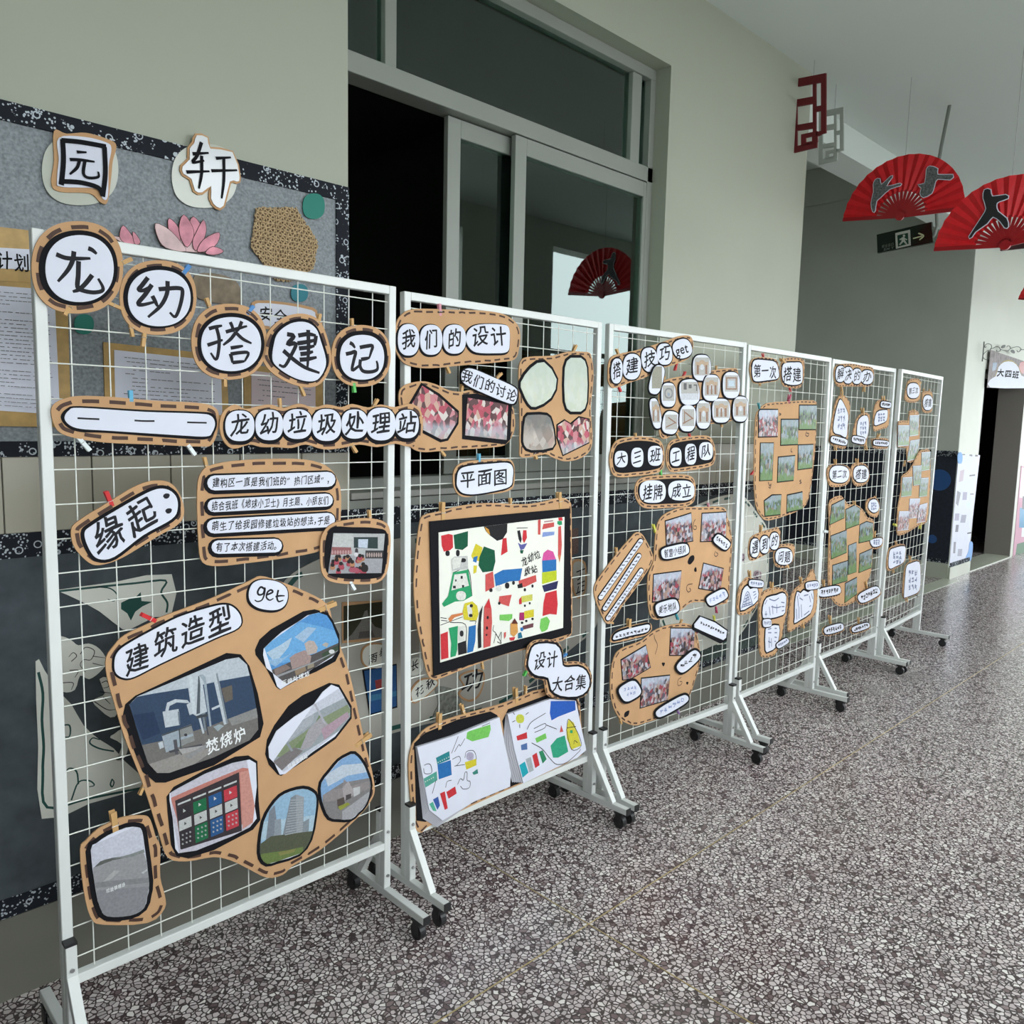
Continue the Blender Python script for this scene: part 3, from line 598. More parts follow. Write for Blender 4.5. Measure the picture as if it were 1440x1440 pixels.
b = dado('w5', 'wooden_word_disc', 'tall word cut-out right of the large drawing, second rack', P('B 1210,560 1300,570 1305,760 1260,830 1220,800 1200,700'), base=.014, mat=KRAFT); W5 = (b, b.sheet('white_card', P('B 1218,575 1290,585 1295,755 1258,815 1228,790 1212,700'), TAUPE, .5))
b = dado('lot3', 'figure_cutout', 'grey ink flower cut-out low behind the stacked drawings, second rack', P('C 250,220 380,240 430,330 480,400 300,440 230,430 270,330'), base=.014, mat=M('grey_print', (.22, .23, .2), .8, var=.5, scale=60))
ARC = P('p 930,740 985,708 1028,695 1048,700 1065,722 1079,745 1081,790 1077,830 1060,862 1037,896 1000,915 960,925 930,880 920,800')
b = dado('moon2', 'moon_gate_board', 'pale round board with green dashes low on the column behind the third and fourth racks', ARC, mat=CUT, dash=True, dl=.06, dw=.014, gap=.06, inset=.02, dashmat=GREEN, bname='round_board')
for key, lab, pts in (('r1', 'small pale rosette print on the round board behind the fourth rack', EL('R', 400, 690, 22, 28)), ('r2', 'pale pink rosette print above the first sketch, fourth rack', EL('R', 505, 810, 26, 30))):
    b = dado(key, 'rosette_print', lab, pts, base=.014, mat=M('mauve_print', (.40, .30, .34), .8)); b.ink([[(x, y) for x, y in EL('p', *[CR['R'][i]+(v)/4.8 for i, v in enumerate(((400, 690) if key == 'r1' else (505, 810)))], 3, 3.6, n=8)]], .7, b.back, 0, INK, 'ink_lines')
b = dado('fishgreen', 'garden_gate_cutout', 'dark green leaf fringe along the lower edge of the round board, fourth rack', P('R 120,1340 200,1290 330,1270 480,1240 510,1230 505,1275 430,1300 300,1340 200,1380 120,1390'), mat=M('green_grey_felt', (.05, .075, .065), .9, var=.4, scale=50), base=.012)
b = dado('netbox', 'figure_cutout', 'brown lattice print right of the large drawing, second rack', P('B 1205,330 1250,320 1250,500 1205,520'), base=.014, mat=M('brown_lattice_print', (.10, .06, .05), .8, var=.6, scale=200), n=1)
# ---------------------------------------------------------------- poster with drawings on the far pillar and wall door sign
yp = YPL(2.82)
b = Board(yp, 'pillar', 'drawing_poster', 'white growth poster with small sketches covering the lower far pillar', 'poster', 'far pillar poster', P('R 0,0 p 1348,638 1378,640 1361,788 1335,796')[1:], base=.004, mat=PAPER, dash=False, n=1, bname='poster_sheet')
ART = [((.02, .02, .03), P('p 1348,633 1350,652 1345,650')), ((.03, .03, .04), P('p 1354,627 1358,627 1357,640 1353,640')), ((.03, .03, .04), P('p 1364,627 1368,628 1367,642 1363,641')), ((.03, .03, .04), P('p 1372,629 1375,629 1375,642 1371,642')),
       ((.25, .4, .7), P('p 1349,640 1353,640 1352,652 1348,652')), ((.45, .35, .42), P('p 1350,662 1356,660 1354,676 1348,678')), ((.2, .2, .24), P('p 1346,690 1351,693 1347,712 1344,708')), ((.3, .28, .4), P('p 1354,692 1360,692 1359,703 1353,703')), ((.7, .8, .85), P('p 1360,706 1365,706 1363,715 1359,714')),
       ((.35, .33, .45), P('p 1343,722 1349,722 1348,732 1342,732')), ((.3, .3, .4), P('p 1352,724 1359,724 1357,735 1350,735')), ((.15, .15, .2), P('p 1344,738 1348,738 1347,748 1343,748')), ((.25, .25, .3), P('p 1341,762 1344,762 1343,778 1340,778')), ((.4, .4, .5), P('p 1347,772 1353,772 1352,782 1346,782')),
       ((.06, .06, .07), P('p 1364,694 1369,694 1369,695.5 1364,695.5')), ((.06, .06, .07), P('p 1363,668 1371,667 1371,669 1363,670')), ((.06, .06, .07), P('p 1360,749 1366,748 1366,750 1360,751'))]
b.art(b.back, P('p 1348,638 1378,640 1361,788 1335,796'), ART, 0)
struct('trim_17', MB().box(9.40, 10.05, 2.806, 2.82, .13, .175), FLORAL); struct('baseboard_far.001', MB().box(9.37, 10.06, 2.80, 2.82, 0, .13), BASE)
b = Board(yp, 'blob1', 'cloud_cutout', 'pale blue paper cloud at the top corner of the far pillar poster', 'wall decoration', 'x', EL('p', 1350, 644, 3.5, 8), base=.008, mat=M('sky_blue_card', (.25, .42, .72), .8), dash=False, bname='paper_sheet')
b = Board(yp, 'blob2', 'cloud_cutout', 'blue paper cloud at the foot of the far pillar poster', 'wall decoration', 'x', P('p 1364,762 1368,765 1366,785 1360,795 1357,788 1362,775'), base=.008, mat=M('sky_blue_card', (.25, .42, .72), .8), dash=False, bname='paper_sheet')
b = Board(yp, 'mural', 'classroom_mural', 'pink and blue mural panel on the wall past the far doorway', 'poster', 'x', P('p 1436,655 1475,665 1475,770 1424,785'), base=.004, mat=M('pink_mural_board', (.55, .32, .40), .7), dash=False, n=1, bname='mural_board')
b.art(b.back, P('p 1437,657 1474,667 1474,768 1426,782'), [((.70, .55, .62), P('p 1430,640 1480,640 1480,700 1430,700')), ((.02, .22, .42), P('p 1434,714 1480,714 1480,742 1433,742')), ((.75, .78, .8), P('p 1437,742 1480,742 1480,755 1436,755')), ((.04, .04, .05), P('p 1438,698 1480,690 1480,716 1437,716')), ((.03, .14, .05), P('p 1430,765 1440,762 1480,752 1480,800 1425,800'))], 0)
b = Board(yp, 'ds', 'classroom_sign', 'rainbow classroom sign with black characters over the far doorway, under a wrought iron scroll', 'sign', 'x', P('p 1393,492 1440,508 1490,522 1490,547 1440,546 1388,545'), base=.03, mat=M('sign_board', (.20, .17, .17), .6, var=.4, scale=18), dash=False, n=1, bname='sign_panel'); DS = b
b.sheet('rainbow_arch', [q for q in EL('p', 1418, 536, 19, 30, n=20, sq=2) if q[1] <= 537], M('ochre_print', (.35, .28, .12), .7), .5); b.sheet('rainbow_arch', [q for q in EL('p', 1418, 537, 17, 27.5, n=20, sq=2) if q[1] <= 538], M('rainbow_green', (.04, .13, .07), .7), .7); DSW = b.sheet('white_cloud', P('p 1392,545 1392,534 1400,529 1404,516 1412,509 1424,509 1432,517 1436,528 1450,532 1480,534 1480,546 1440,546'), PAPER, .9, n=2)
b.art(b.back, P('p 1393,492 1440,508 1490,522 1490,547 1440,546 1388,545'), [((.35, .02, .01), P('p 1434,510 1440,508 1443,520 1438,526 1432,520')), ((.08, .16, .26), P('p 1396,510 1402,510 1400,520 1395,522')), ((.40, .33, .03), P('p 1444,520 1460,524 1456,532 1444,530'))], 0)
IRON = M('wrought_iron', (.09, .10, .09), .6); mb = MB()
def sc(pts, r=.004): mb.tube([(q.x, -.05, q.y) for q in [yp.L(x, y, .05) for x, y in smooth_open(pts)]], r, 5)
def smooth_open(p, n=4):
    p = [Vector(q) for q in p]; q = [p[0]*2-p[1]]+p+[p[-1]*2-p[-2]]; o = []
    for i in range(1, len(q)-2):
        a, b, c, d = q[i-1:i+3]
        for k in range(n):
            t = k/n; o.append(.5*((2*b)+(c-a)*t+(2*a-5*b+4*c-d)*t*t+(3*b-a-3*c+d)*t**3))
    return o+[p[-1]]
CR['Z'] = (1380, 460, 24)
sc(P('Z 95,490 75,700 50,1000 30,1160'), .006); sc(P('Z 160,660 130,690 110,650 160,580 240,560 330,600 340,680 290,770 200,800 100,880 50,980 100,1070 180,1100 270,1050'))
sc(P('Z 300,740 400,710 500,660 600,680 650,750 800,790 900,800 1000,720 1200,660 1300,690 1350,750 1440,760 1700,740')); sc(P('Z 520,770 510,810 560,830 630,800 650,745')); sc(P('Z 860,670 900,630 960,650 985,720')); sc(P('Z 1200,790 1240,840 1300,810 1330,750'))
io = mb.obj('scroll_bracket', IRON, None, 0, yp.mw.copy()); tag(io, 'black wrought iron scroll bracket with leaves above the rainbow sign', 'bracket')
for pts in ('Z 660,690 700,620 790,600 780,680 700,715', 'Z 980,800 1040,760 1110,820 1100,890 1020,860'): link('iron_leaf', prism([yp.L(x, y, .05) for x, y in smooth(P(pts), 3)], -.056, -.05), IRON, io)
# ---------------------------------------------------------------- exit sign and its conduit, fret ornaments
ex = XPL(5.8); DG = M('exit_sign_glass', (.004, .012, .008), .15)
b = Board(ex, 'exit', 'exit_sign', 'black hanging exit sign with running figure and arrow, below the left red fan', 'sign', 'x', P('p 1233,330 1310,312 1312,341 1234,356'), base=0, mat=DG, dash=False, n=1, thick=.022, bname='sign_box'); EXB = b
b.sheet('pictogram_panel', P('p 1259,328 1280,323 1281,345 1260,350'), M('exit_white', (.42, .45, .40), .5), .2, n=1)
b.art(b.back, P('p 1233,330 1310,312 1312,341 1234,356'), [((.01, .05, .03), P('p 1262,331 1277,327.5 1278,343 1263,347')), ((.5, .55, .48), EL('p', 1271.5, 331.5, 1.7, 1.7)), ((.5, .55, .48), P('p 1268,334 1272,333 1273,338 1276,343 1274.5,344 1270.5,340 1266,345 1264.5,344 1268,339')), ((.5, .55, .48), P('p 1265,336 1271,334 1276,336.5 1275.5,338 1271,336 1265.5,338'))], .6)
b.ink([P('p 1284,335.5 1297,332'), P('p 1291.5,328 1299,331.6 1293,337.5')], 1.9, b.back, 0, M('exit_arrow', (.45, .50, .30), .5), 'arrow', False)
cd = MB().tube([(q.x, 0, q.y) for q in [ex.L(x, y, -.011) for x, y in P('p 1341,120 1333,160 1324,205 1318,240 1317,300')]]+[(q.x, 0, q.y) for q in [ex.L(x, y, -.011) for x, y in P('p 1318,318 1314,330 1310,334')]], .011, 8).obj('sign_conduit', M('grey_conduit', (.18, .20, .18), .5), None, 0, ex.mw @ Matrix.Translation((0, .011, 0)))
tag(cd, 'thin grey conduit running down from the ceiling to the exit sign', 'conduit')
def fret(x, label, mat, tf):
    pl = XPL(x); v, f = [], []
    for pc in ('1114,112 1121.5,111 1121.5,214 1113.5,216', '1121.5,205.5 1149.5,199.5 1149,207.5 1121.5,214', '1127,189.5 1133.5,188 1133.5,204.2 1127,205.6', '1133.5,188 1150,184.5 1150,190.5 1133.5,194', '1142.5,192 1150,190.5 1150,199.6 1142.5,201', '1133.5,200.5 1142.5,198.8 1142.5,202.4 1133.5,204.2',
               '1121.5,176 1143.5,172 1143.5,181 1121.5,184', '1143.5,118 1148,117 1148,185.2 1143.5,186', '1155,116 1162,115 1162,187 1155,189', '1148,186 1155,184.4 1155,190 1148,192', '1121.5,111 1162,103 1162,115 1121.5,122', '1121.5,140 1143.5,136 1143.5,146 1121.5,150', '1148,150 1155,148.6 1155,156 1148,157.4'):
        p = [pl.L(*tf(*map(float, q.split(',')))) for q in pc.split()]; me = prism(p, -.006, .006); n = len(v); v += [tuple(q.co) for q in me.vertices]; f += [tuple(n+k for k in q.vertices) for q in me.polygons]; bpy.data.meshes.remove(me)
    c = sum((Vector(q) for q in v), Vector())/len(v); root = empty('fret_ornament', pl.mw @ Matrix.Translation(c), label, 'hanging ornament')
    me = bpy.data.meshes.new('fretwork'); me.from_pydata([Vector(q)-c for q in v], [], f); me.update(); link('fretwork', me, mat, root)
    top = max(q[2] for q in v); MB().tube([(0, 0, top-c.z-.02), (0, 0, CZ-c.z)], .001, 5).obj('hanging_string', M('nylon_string', (.3, .3, .3), .5), root)
fret(4.6, 'dark red square fret ornament hanging under the ceiling at the column edge', M('dark_red_foam', (.13, .003, .008), .6), lambda x, y: (x, y))
fret(5.0, 'white square fret ornament hanging just behind the dark red one', M('white_foam', (.40, .44, .40), .6), lambda x, y: (1152+(x-1114)*.72, 232+(y-216)*.72))
# ---------------------------------------------------------------- red fans
def fan(label, px, R, lt, rt, figs, ns=17):
    ray = RT*((px[0]-720)/F_PX)+UP*(-(px[1]-720)/F_PX)+FW
    t = R/(math.hypot(lt[0]-px[0], lt[1]-px[1])/F_PX); c = EYE+ray*t
    pl = Plane(frame(c, (0, -1, 0), (0, 0, 1))); p, q = pl.L(*lt), pl.L(*rt)
    a0 = math.degrees(math.atan2(p.y, p.x)) % 360; a1 = math.degrees(math.atan2(q.y, q.x)); R = p.length
    root = empty('folding_fan', pl.mw, label, 'fan')
    angs = [math.radians(a0+(a1-a0)*i/(2*ns)) for i in range(2*ns+1)]
    v, f = [], []
    for i, a in enumerate(angs):
        y = -.006 if i % 2 else .004
        for r in (R*.40, R*.7, R): v.append((math.cos(a)*r, y, math.sin(a)*r))
    for i in range(len(angs)-1):
        for j in (0, 1): f.append((3*i+j, 3*i+j+1, 3*i+j+4, 3*i+j+3))
    me = bpy.data.meshes.new('fan_leaf'); me.from_pydata(v, [], f); me.update(); lf = link('fan_leaf', me, RED, root)
    so = lf.modifiers.new('s', 'SOLIDIFY'); so.thickness = .001
    STK = M('red_lacquered_stick', (.30, .004, .008), .35)
    for i in range(ns+1):
        a = math.radians(a0+(a1-a0)*i/ns); e = Vector((math.cos(a), 0, math.sin(a))); wd = R*.046 if 0 < i < ns else R*.06
        MB().bar(e*.0, e*(R*.43 if 0 < i < ns else R), wd, .0025 if 0 < i < ns else .009, (0, 1, 0)).obj('stick', STK, root, 0, Matrix.Translation((0, -.0015*(i % 2), 0)))
    MB().disc((0, -.006, 0), (0, 1, 0), R*.075, .016, 16).obj('pivot', STK, root)
    MB().tube([(0, .012, R*.9), (0, .012, CZ-c.z)], .0012, 5).obj('hanging_string', M('nylon_string', (.3, .3, .3), .5), root)
    for fig, mat in figs:
        o = [pl.L(x, y, .012) for x, y in smooth(fig, 2)]
        g = link('figure_cutout', prism(offset(o, .004), -.0110, -.008), PAPER, root); link('figure_print', prism(o, -.0125, -.0111), mat, g)
GREYP = M('grey_figure_print', (.11, .12, .12), .6, var=.6, scale=90)
fan('red folding fan with two grey fighter cut-outs, left of the hanging pair', (1266, 304), .35, (1185.5, 309), (1356, 293),
    [(P('N 555,350 580,345 590,380 645,330 655,335 620,390 700,372 702,385 640,405 585,455 560,480 552,535 540,540 530,490 545,420 543,380'), GREYP), (P('N 860,290 880,270 925,285 925,320 1015,320 1000,350 925,345 905,385 890,430 840,455 822,430 830,400 808,380 850,370'), GREYP)])
fan('red folding fan with a black fighter cut-out at the right edge', (1414, 345), .35, (1313.7, 350.6), (1512, 322),
    [(P('N 1205,410 1240,410 1250,450 1330,440 1345,460 1290,480 1275,500 1285,540 1335,580 1345,630 1325,635 1300,600 1255,570 1220,610 1150,660 1130,690 1112,690 1190,570 1215,520 1198,460'), M('black_figure_print', (.012, .012, .014), .5))])
fan('small red folding fan further down the corridor at the right edge', (1478, 424), .35, (1432, 420), (1524, 408), [])
b = Board(XPL(10.2), 'plq', 'door_plaque', 'dark maroon plaque behind the right red fan', 'plaque', 'x', P('p 1383,253 1450,240 1450,348 1376,356'), base=0, mat=M('maroon_panel', (.05, .008, .012), .5), dash=False, n=1, thick=.03, bname='plaque_panel')
# child's chair in the alcove
ch = empty('childs_chair', Matrix.Translation((5.35, 3.15, 0)) @ Matrix.Rotation(.4, 4, 'Z'), "small red-brown wooden child's chair in the dark alcove behind the racks", 'chair')
RW = M('red_brown_wood', (.13, .045, .025), .5, var=.2, scale=20)
MB().box(-.16, .16, -.15, .15, .27, .29).obj('seat', RW, ch, .003); MB().box(-.16, .16, .135, .155, .42, .56).obj('backrest', RW, ch, .003)
for sx in (-1, 1):
    MB().box(sx*.145-.014, sx*.145+.014, -.148, -.12, 0, .269).obj('leg', RW, ch); MB().box(sx*.145-.014, sx*.145+.014, .136, .164, 0, .269).box(sx*.145-.014, sx*.145+.014, .156, .172, .27, .58).obj('leg', RW, ch)
# ================================================================ WHEELED MESH RACKS
ORD = ['nearest', 'second', 'third', 'fourth', 'fifth', 'farthest']
HELD = ['large black characters and building photos', 'the framed colour drawing', 'the oval block prints and team photos', 'the tall board of field snapshots', 'rocket-shaped notes and tilted field snapshots', 'the last field photos']
T = .025
_mesh = {}
def shared(key, fn):
    if key not in _mesh: _mesh[key] = fn()
    return _mesh[key]
def caster_parts(root_parent, x, y):
    'caster under a foot tube: fork plate, stem, wheel'
    me = shared('fork', lambda: MB().box(-.016, .016, -.02, .02, .058, .066).box(-.0165, -.0125, -.016, .012, .022, .058).box(.0125, .0165, -.016, .012, .022, .058).mesh('fork', .001))
    wh = shared('wheel', lambda: MB().disc((0, 0, .026), (1, 0, 0), .026, .021, 20).disc((0, 0, .026), (1, 0, 0), .009, .027, 10).mesh('wheel'))
    c = link('caster', me, RUBBER, root_parent, Matrix.Translation((x, y, 0))); link('wheel', wh, RUBBER, c); return c
def foot(root, x, rev, hb, first):
    'foot: upright bolted to the post, long floor tube, diagonal brace, casters, caps, bolts'
    s = 1 if rev else -1; yu = T+T/2+.001 if rev else -T/2-.001
    mb = MB().box(x-.0125, x+.0125, yu-.0125, yu+.0125, .092, .345)
    f = mb.obj('foot_upright', WHITE, root, .0015)
    MB().box(x-.0125, x+.0125, -.205, .235, .066, .091).obj('foot_tube', WHITE, root, .0015)
    yb = (.012 if not rev else .013)+s*.138
    MB().bar((x, yu+s*.004, .262), (x, yb, .088), .0245, .022, (0, s, 0)).obj('foot_brace', WHITE, root, .0012)
    for y0, y1 in ((-.208, -.2045), (.2345, .238)): MB().box(x-.0128, x+.0128, y0, y1, .0655, .0915).obj('end_cap', RUBBER, f)
    MB().box(x-.0135, x+.0135, yu-.0135, yu+.0135, .3455, .353).obj('end_cap', RUBBER, f)
    yo = -.0015 if rev else yu-.014
    for z in (.135, .285): MB().disc((x, yo, z), (0, 1, 0), .0055, .006, 6).obj('bolt', STEEL, f)
    caster_parts(root, x, -.165); caster_parts(root, x, .195)
REV = [(False, True), (False, False), (False, False), (False, True), (False, True), (False, True)]
NX, NZ = 11, 22
for i, pl in enumerate(PANEL):
    W = PW+PAN[i][4]
    root = empty('mesh_rack', pl.mw, '%s white mesh rack, holding %s' % (ORD[i], HELD[i]), 'display rack', 'white wheeled mesh racks in one row')
    zb = .224
    MB().box(0, T, 0, T, .0925, 2.0).obj('post', WHITE, root, .0018); MB().box(W-T, W, 0, T, .0925, 2.0).obj('post', WHITE, root, .0018)
    MB().box(T, W-T, 0, T, 2.0-T, 2.0).obj('top_rail', WHITE, root, .0018); MB().box(T, W-T, 0, T, zb, zb+T).obj('bottom_rail', WHITE, root, .0018)
    vm = shared(('v', 0), lambda: MB().tube([(0, 0, 0), (0, 0, 2.0-T-zb-T)], .0017, 5).mesh('wire'))
    hm = MB().tube([(T-.004, 0, 0), (W-T+.004, 0, 0)], .0017, 5).mesh('wire')
    step = (W-.0)/(NX+.62)
    for k in range(NX): link('wire', vm, WIRE, root, Matrix.Translation((.073+k*.0812*W/.96, .0145, zb+T)))
    for k in range(NZ): link('wire', hm, WIRE, root, Matrix.Translation((0, .011, .290+k*.0792)))
    foot(root, T/2, REV[i][0], 0, True); foot(root, W-T/2, REV[i][1], 0, False)
# ================================================================ SIGNS AND PHOTO BOARDS HUNG ON THE RACKS
glyph_cache('龙幼搭建记垃圾处理站缘起：构区一直是我们班的“热门域”，结合《地球小卫士》月主题、小朋友们萌生了给园修想法于有本次活动。造型筑焚烧炉getNEWS设计讨论平面图大集三工程队挂牌成立技巧智慧乐第遇到问解决办安全划焚压缩中转填埋场长拳正丁四雨功花秋出口EXITx健康二之国风组美')
def bd(i, key, name, label, short, outline, layer=0, cat='sign', **k):
    if i > 0: k.setdefault('dl', .027); k.setdefault('dw', .006); k.setdefault('gap', .018); k.setdefault('inset', .009)
    return Board(PANEL[i], key, name, label, cat, short, outline, layer, **k)
def ring(i, key, ch, kx, bx, wx, strokes, wpx, label, short):
    b = bd(i, key, 'character_sign', label, short, kx)
    b.sheet('black_border', bx, BLACK, 1); c = b.sheet('white_card', wx, PAPER, 2)
    if strokes: b.ink(strokes, wpx, c)
    return b, c
def sq(l, t, r, bt, sqn=2.3, rot=0): return EL('p', (l+r)/2, (t+bt)/2, (r-l)/2, (bt-t)/2, rot, 16, sqn)
# ---- rack 1
ring(0, 'long', '龙', sq(44, 311, 173, 441), sq(54, 324, 165, 430, 2.2), sq(63, 331, 159, 425, 2.2),
     [P('a 312,752 365,772 425,776 505,775'), P('a 412,735 405,785 378,840 322,905'), P('a 492,718 515,728 540,750'), P('a 438,790 436,870 432,935 460,955 520,966 568,958 574,935 548,888'), P('a 515,868 478,915 440,950 405,962')], 7,
     'largest round kraft sign with a black brush character, top left corner of the nearest rack', 'first round title sign')
ring(0, 'you', '幼', sq(168, 366, 276, 471), sq(173, 374, 271, 462, 2.2), sq(179, 380, 267, 459, 2.2),
     [P('a 828,882 795,925 775,950 800,955 838,935'), P('a 850,922 812,978 772,1028 800,1035 862,1020'), P('a 852,985 868,1015 882,1045'), P('a 888,948 940,944 1000,942 1022,958 1010,1035 982,1102 950,1078'), P('a 938,902 935,970 900,1040 828,1105')], 6.2,
     'second round kraft sign from the left in the title row, with a blue peg', 'second round title sign')
ring(0, 'da', '搭', sq(269, 427, 375, 534), sq(277, 440, 371, 526, 2.2), sq(282, 446, 366, 522, 2.2),
     [P('a 1170,1170 1205,1160 1245,1152'), P('a 1212,1160 1228,1230 1222,1310 1208,1342 1180,1305'), P('a 1162,1262 1205,1248 1248,1232'), P('a 1265,1188 1320,1172 1385,1155'), P('a 1290,1132 1302,1160 1306,1188'), P('a 1355,1128 1340,1165 1322,1190'), P('a 1322,1190 1292,1228 1250,1262'), P('a 1325,1195 1362,1228 1410,1252'), P('a 1292,1278 1330,1272 1362,1266'), P('a 1290,1310 1298,1335 1302,1362'), P('a 1292,1312 1345,1304 1392,1306 1372,1352'), P('a 1302,1360 1340,1356 1372,1352')], 5,
     'third round kraft title sign, just left of the tall one', 'third round title sign')
ring(0, 'jian', '建', P('p 380,462 400,446 425,441 448,450 460,475 466,508 455,535 435,545 405,538 380,522 368,502 371,480'), P('p 385,468 402,453 425,448 443,457 454,480 461,510 451,531 434,539 408,531 385,515 377,500 379,483'), P('p 390,468 408,455 428,453 443,462 450,480 457,505 455,520 445,534 430,536 410,530 390,517 382,505 384,485'),
     [P('p 402.3,470 412,473 403,484 415,483.5 408,500 399,515 391,513'), P('p 397,493 412,506 428,517 448,524.5'), P('p 418,472 432,470 443,472'), P('p 417,483 430,481 444,478'), P('p 419,490 430,489 441,486.5'), P('p 421,498 430,497 439,494.5'), P('p 420,506 432,505 444,502.5'), P('p 432,464 432.5,490 431,517'), P('p 443,472 442,480 441,486')], 5.6,
     'fourth round title sign, taller than its neighbours, with a dense character', 'fourth round title sign')
ring(0, 'ji', '记', sq(466, 457, 549, 544), sq(472, 465, 544, 537, 2.3), sq(477, 471, 539, 534, 2.3),
     [P('b 762,1248 778,1258 792,1278'), P('b 740,1312 768,1306 795,1300 785,1345 775,1402 805,1385 825,1368'), P('b 818,1275 855,1268 890,1266 882,1300 872,1332'), P('b 825,1342 850,1338 874,1332'), P('b 822,1342 820,1380 838,1408 880,1412 915,1400 918,1372 912,1350')], 4.6,
     'smallest round title sign, right end of the row, green peg below', 'fifth round title sign')
b = bd(0, 'dash', 'dash_sign', 'long kraft sign with three marker dashes under the title row', 'long sign with three dashes', P('c 288,300 330,255 430,228 620,232 850,252 1100,265 1195,285 1230,330 1225,420 1190,500 1120,512 850,500 600,490 430,465 340,435 300,380'))
b.sheet('black_border', P('c 340,345 375,298 450,284 800,305 1100,315 1190,325 1218,370 1205,430 1160,470 1000,465 600,435 450,430 375,400'), BLACK, 1)
c = b.sheet('white_card', P('c 360,350 385,308 450,294 800,316 1100,326 1180,338 1205,380 1190,430 1155,455 1000,448 600,422 450,412 385,388'), PAPER, 2)
b.ink([P('c 432,352 490,355 555,358'), P('c 752,365 810,368 865,368'), P('c 1048,375 1100,377 1158,378')], 2.8, c, taper=False)
b = bd(0, 'title2', 'title_strip', 'scalloped kraft strip of seven overlapping round character cards at rack height centre', 'strip of seven round characters',
       P('d 115,380 140,310 200,275 260,300 330,285 400,275 470,295 560,270 640,292 720,275 800,290 860,272 950,292 1020,275 1100,290 1180,270 1240,300 1258,380 1245,470 1180,512 1100,495 1000,515 900,500 800,520 700,528 600,500 520,520 430,515 350,515 280,500 190,525 130,470'), layer=1, n=3)
cen = [(225, 395, 84, 92), (390, 390, 80, 92), (548, 385, 84, 90), (713, 390, 84, 96), (870, 385, 76, 88), (1018, 385, 84, 98), (1165, 385, 68, 86)]
for cx, cy, rx, ry in cen: b.sheet('black_border', EL('d', cx, cy+8, rx+8, ry+8), BLACK, 1)
for k, ((cx, cy, rx, ry), ch) in enumerate(zip(cen, '龙幼垃圾处理站')):
    c = b.sheet('white_card', EL('d', cx, cy, rx-2, ry-6), PAPER, 2+.15*(k % 3)); b.text(ch, (280+(cx-60)/4, 500+(cy+3)/4), (280+(cx+60)/4, 500+(cy-3)/4), 30, c, 2+.15*(k % 3))
b = bd(0, 'yuanqi', 'title_strip', 'tilted kraft capsule with two characters and a colon, held by a red peg', 'tilted capsule sign', P('c 400,980 440,930 600,830 750,740 850,705 950,712 1010,780 1035,880 1000,950 880,1020 700,1130 600,1170 520,1175 450,1120 410,1060'))
c = b.card(P('c 472,1000 520,950 700,840 850,760 930,750 985,790 995,860 960,920 800,1010 640,1130 550,1142 500,1090'), .008)
b.text('缘', (129, 761), (176, 745), 46, c); b.text('起', (177, 738), (220, 716), 42, c); b.text('：', (222, 708), (246, 702), 40, c, jit=0)
b = bd(0, 'story', 'caption_board', 'kraft board with four white strips of handwriting in the middle of the nearest rack', 'four line writing board', P('p 277,690 283,664 300,653 340,647 400,645 440,648 465,660 478,685 479,720 476,745 462,766 442,777 392,786 345,792 307,796 285,791 279,765'), n=3)
for txt, a, e, h in (('建构区一直是我们班的“热门区域”，', (297, 679), (463, 674), 10.5), ('结合我班《地球小卫士》月主题、小朋友们', (296, 711), (461, 703), 9), ('萌生了给我园修建垃圾站的想法，于是', (296, 740), (463, 731), 10), ('有了本次搭建活动。', (302, 769), (389, 767), 9.5)):
    pts = CAP((a[0]+4, a[1]), (e[0]-3, e[1]), h)
    b.sheet('black_border', pts, BLACK, 1, n=1, grow=.0075, shift=(-1, 1.5)); c = b.sheet('white_card', pts, PAPER, 2, n=1); b.text(txt, a, e, 12.5, c)
b = bd(0, 'class', 'photo_board', 'kraft framed photo of children seated before a screen, right edge of the nearest rack', 'classroom photo sign', P('d 680,1110 690,1010 750,945 860,920 960,915 1050,940 1075,1010 1070,1130 1050,1230 990,1280 850,1285 740,1270 690,1220'), layer=1)
b.sheet('black_border', P('d 705,1080 740,970 860,965 990,970 1055,1000 1050,1150 1030,1230 960,1255 800,1252 715,1215'), BLACK, 1)
q = P('d 752,998 1040,1002 1020,1222 722,1225'); c = b.sheet('photo_print', q, PAPER, 2, n=1)
heads = []
rnd = random.Random(4)
for k in range(26):
    x, y = 735+rnd.random()*200, 1120+rnd.random()*90; y = min(y, 1215)
    heads.append(((.40, .07, .10) if k % 3 else (.45, .22, .12), EL('d', x, y+14, 15, 14, n=8))); heads.append(((.025, .02, .02), EL('d', x, y, 11, 11, n=8)))
b.art(c, q, [((.46, .47, .47), P('d 700,990 1050,990 1050,1240 700,1240')), ((.36, .36, .38), P('d 740,1130 1050,1110 1050,1240 700,1240')), ((.52, .53, .52), P('d 740,1000 860,1000 860,1075 740,1075')), ((.03, .05, .05), P('d 865,1020 1000,1020 1000,1085 865,1080')), ((.55, .62, .72), P('d 890,1032 945,1032 942,1082 890,1078')),
    ((.30, .12, .12), P('d 735,1075 850,1078 850,1115 735,1120')), ((.05, .05, .05), P('d 930,1095 1040,1095 1040,1140 930,1140'))]+[((.5, .3, .3), EL('d', 745+k*15, 1105, 6, 12, n=6)) for k in range(8)]+[((.45, .35, .32), EL('d', 940+k*13, 1120, 5, 14, n=6)) for k in range(7)]+[((.06, .05, .06), EL('d', 880, 1100, 9, 18)), ((.7, .68, .7), EL('d', 878, 1118, 12, 12))]+heads+[((.025, .02, .02), EL('d', 925, 1195, 20, 22)), ((.4, .1, .14), EL('d', 865, 1205, 30, 14))])
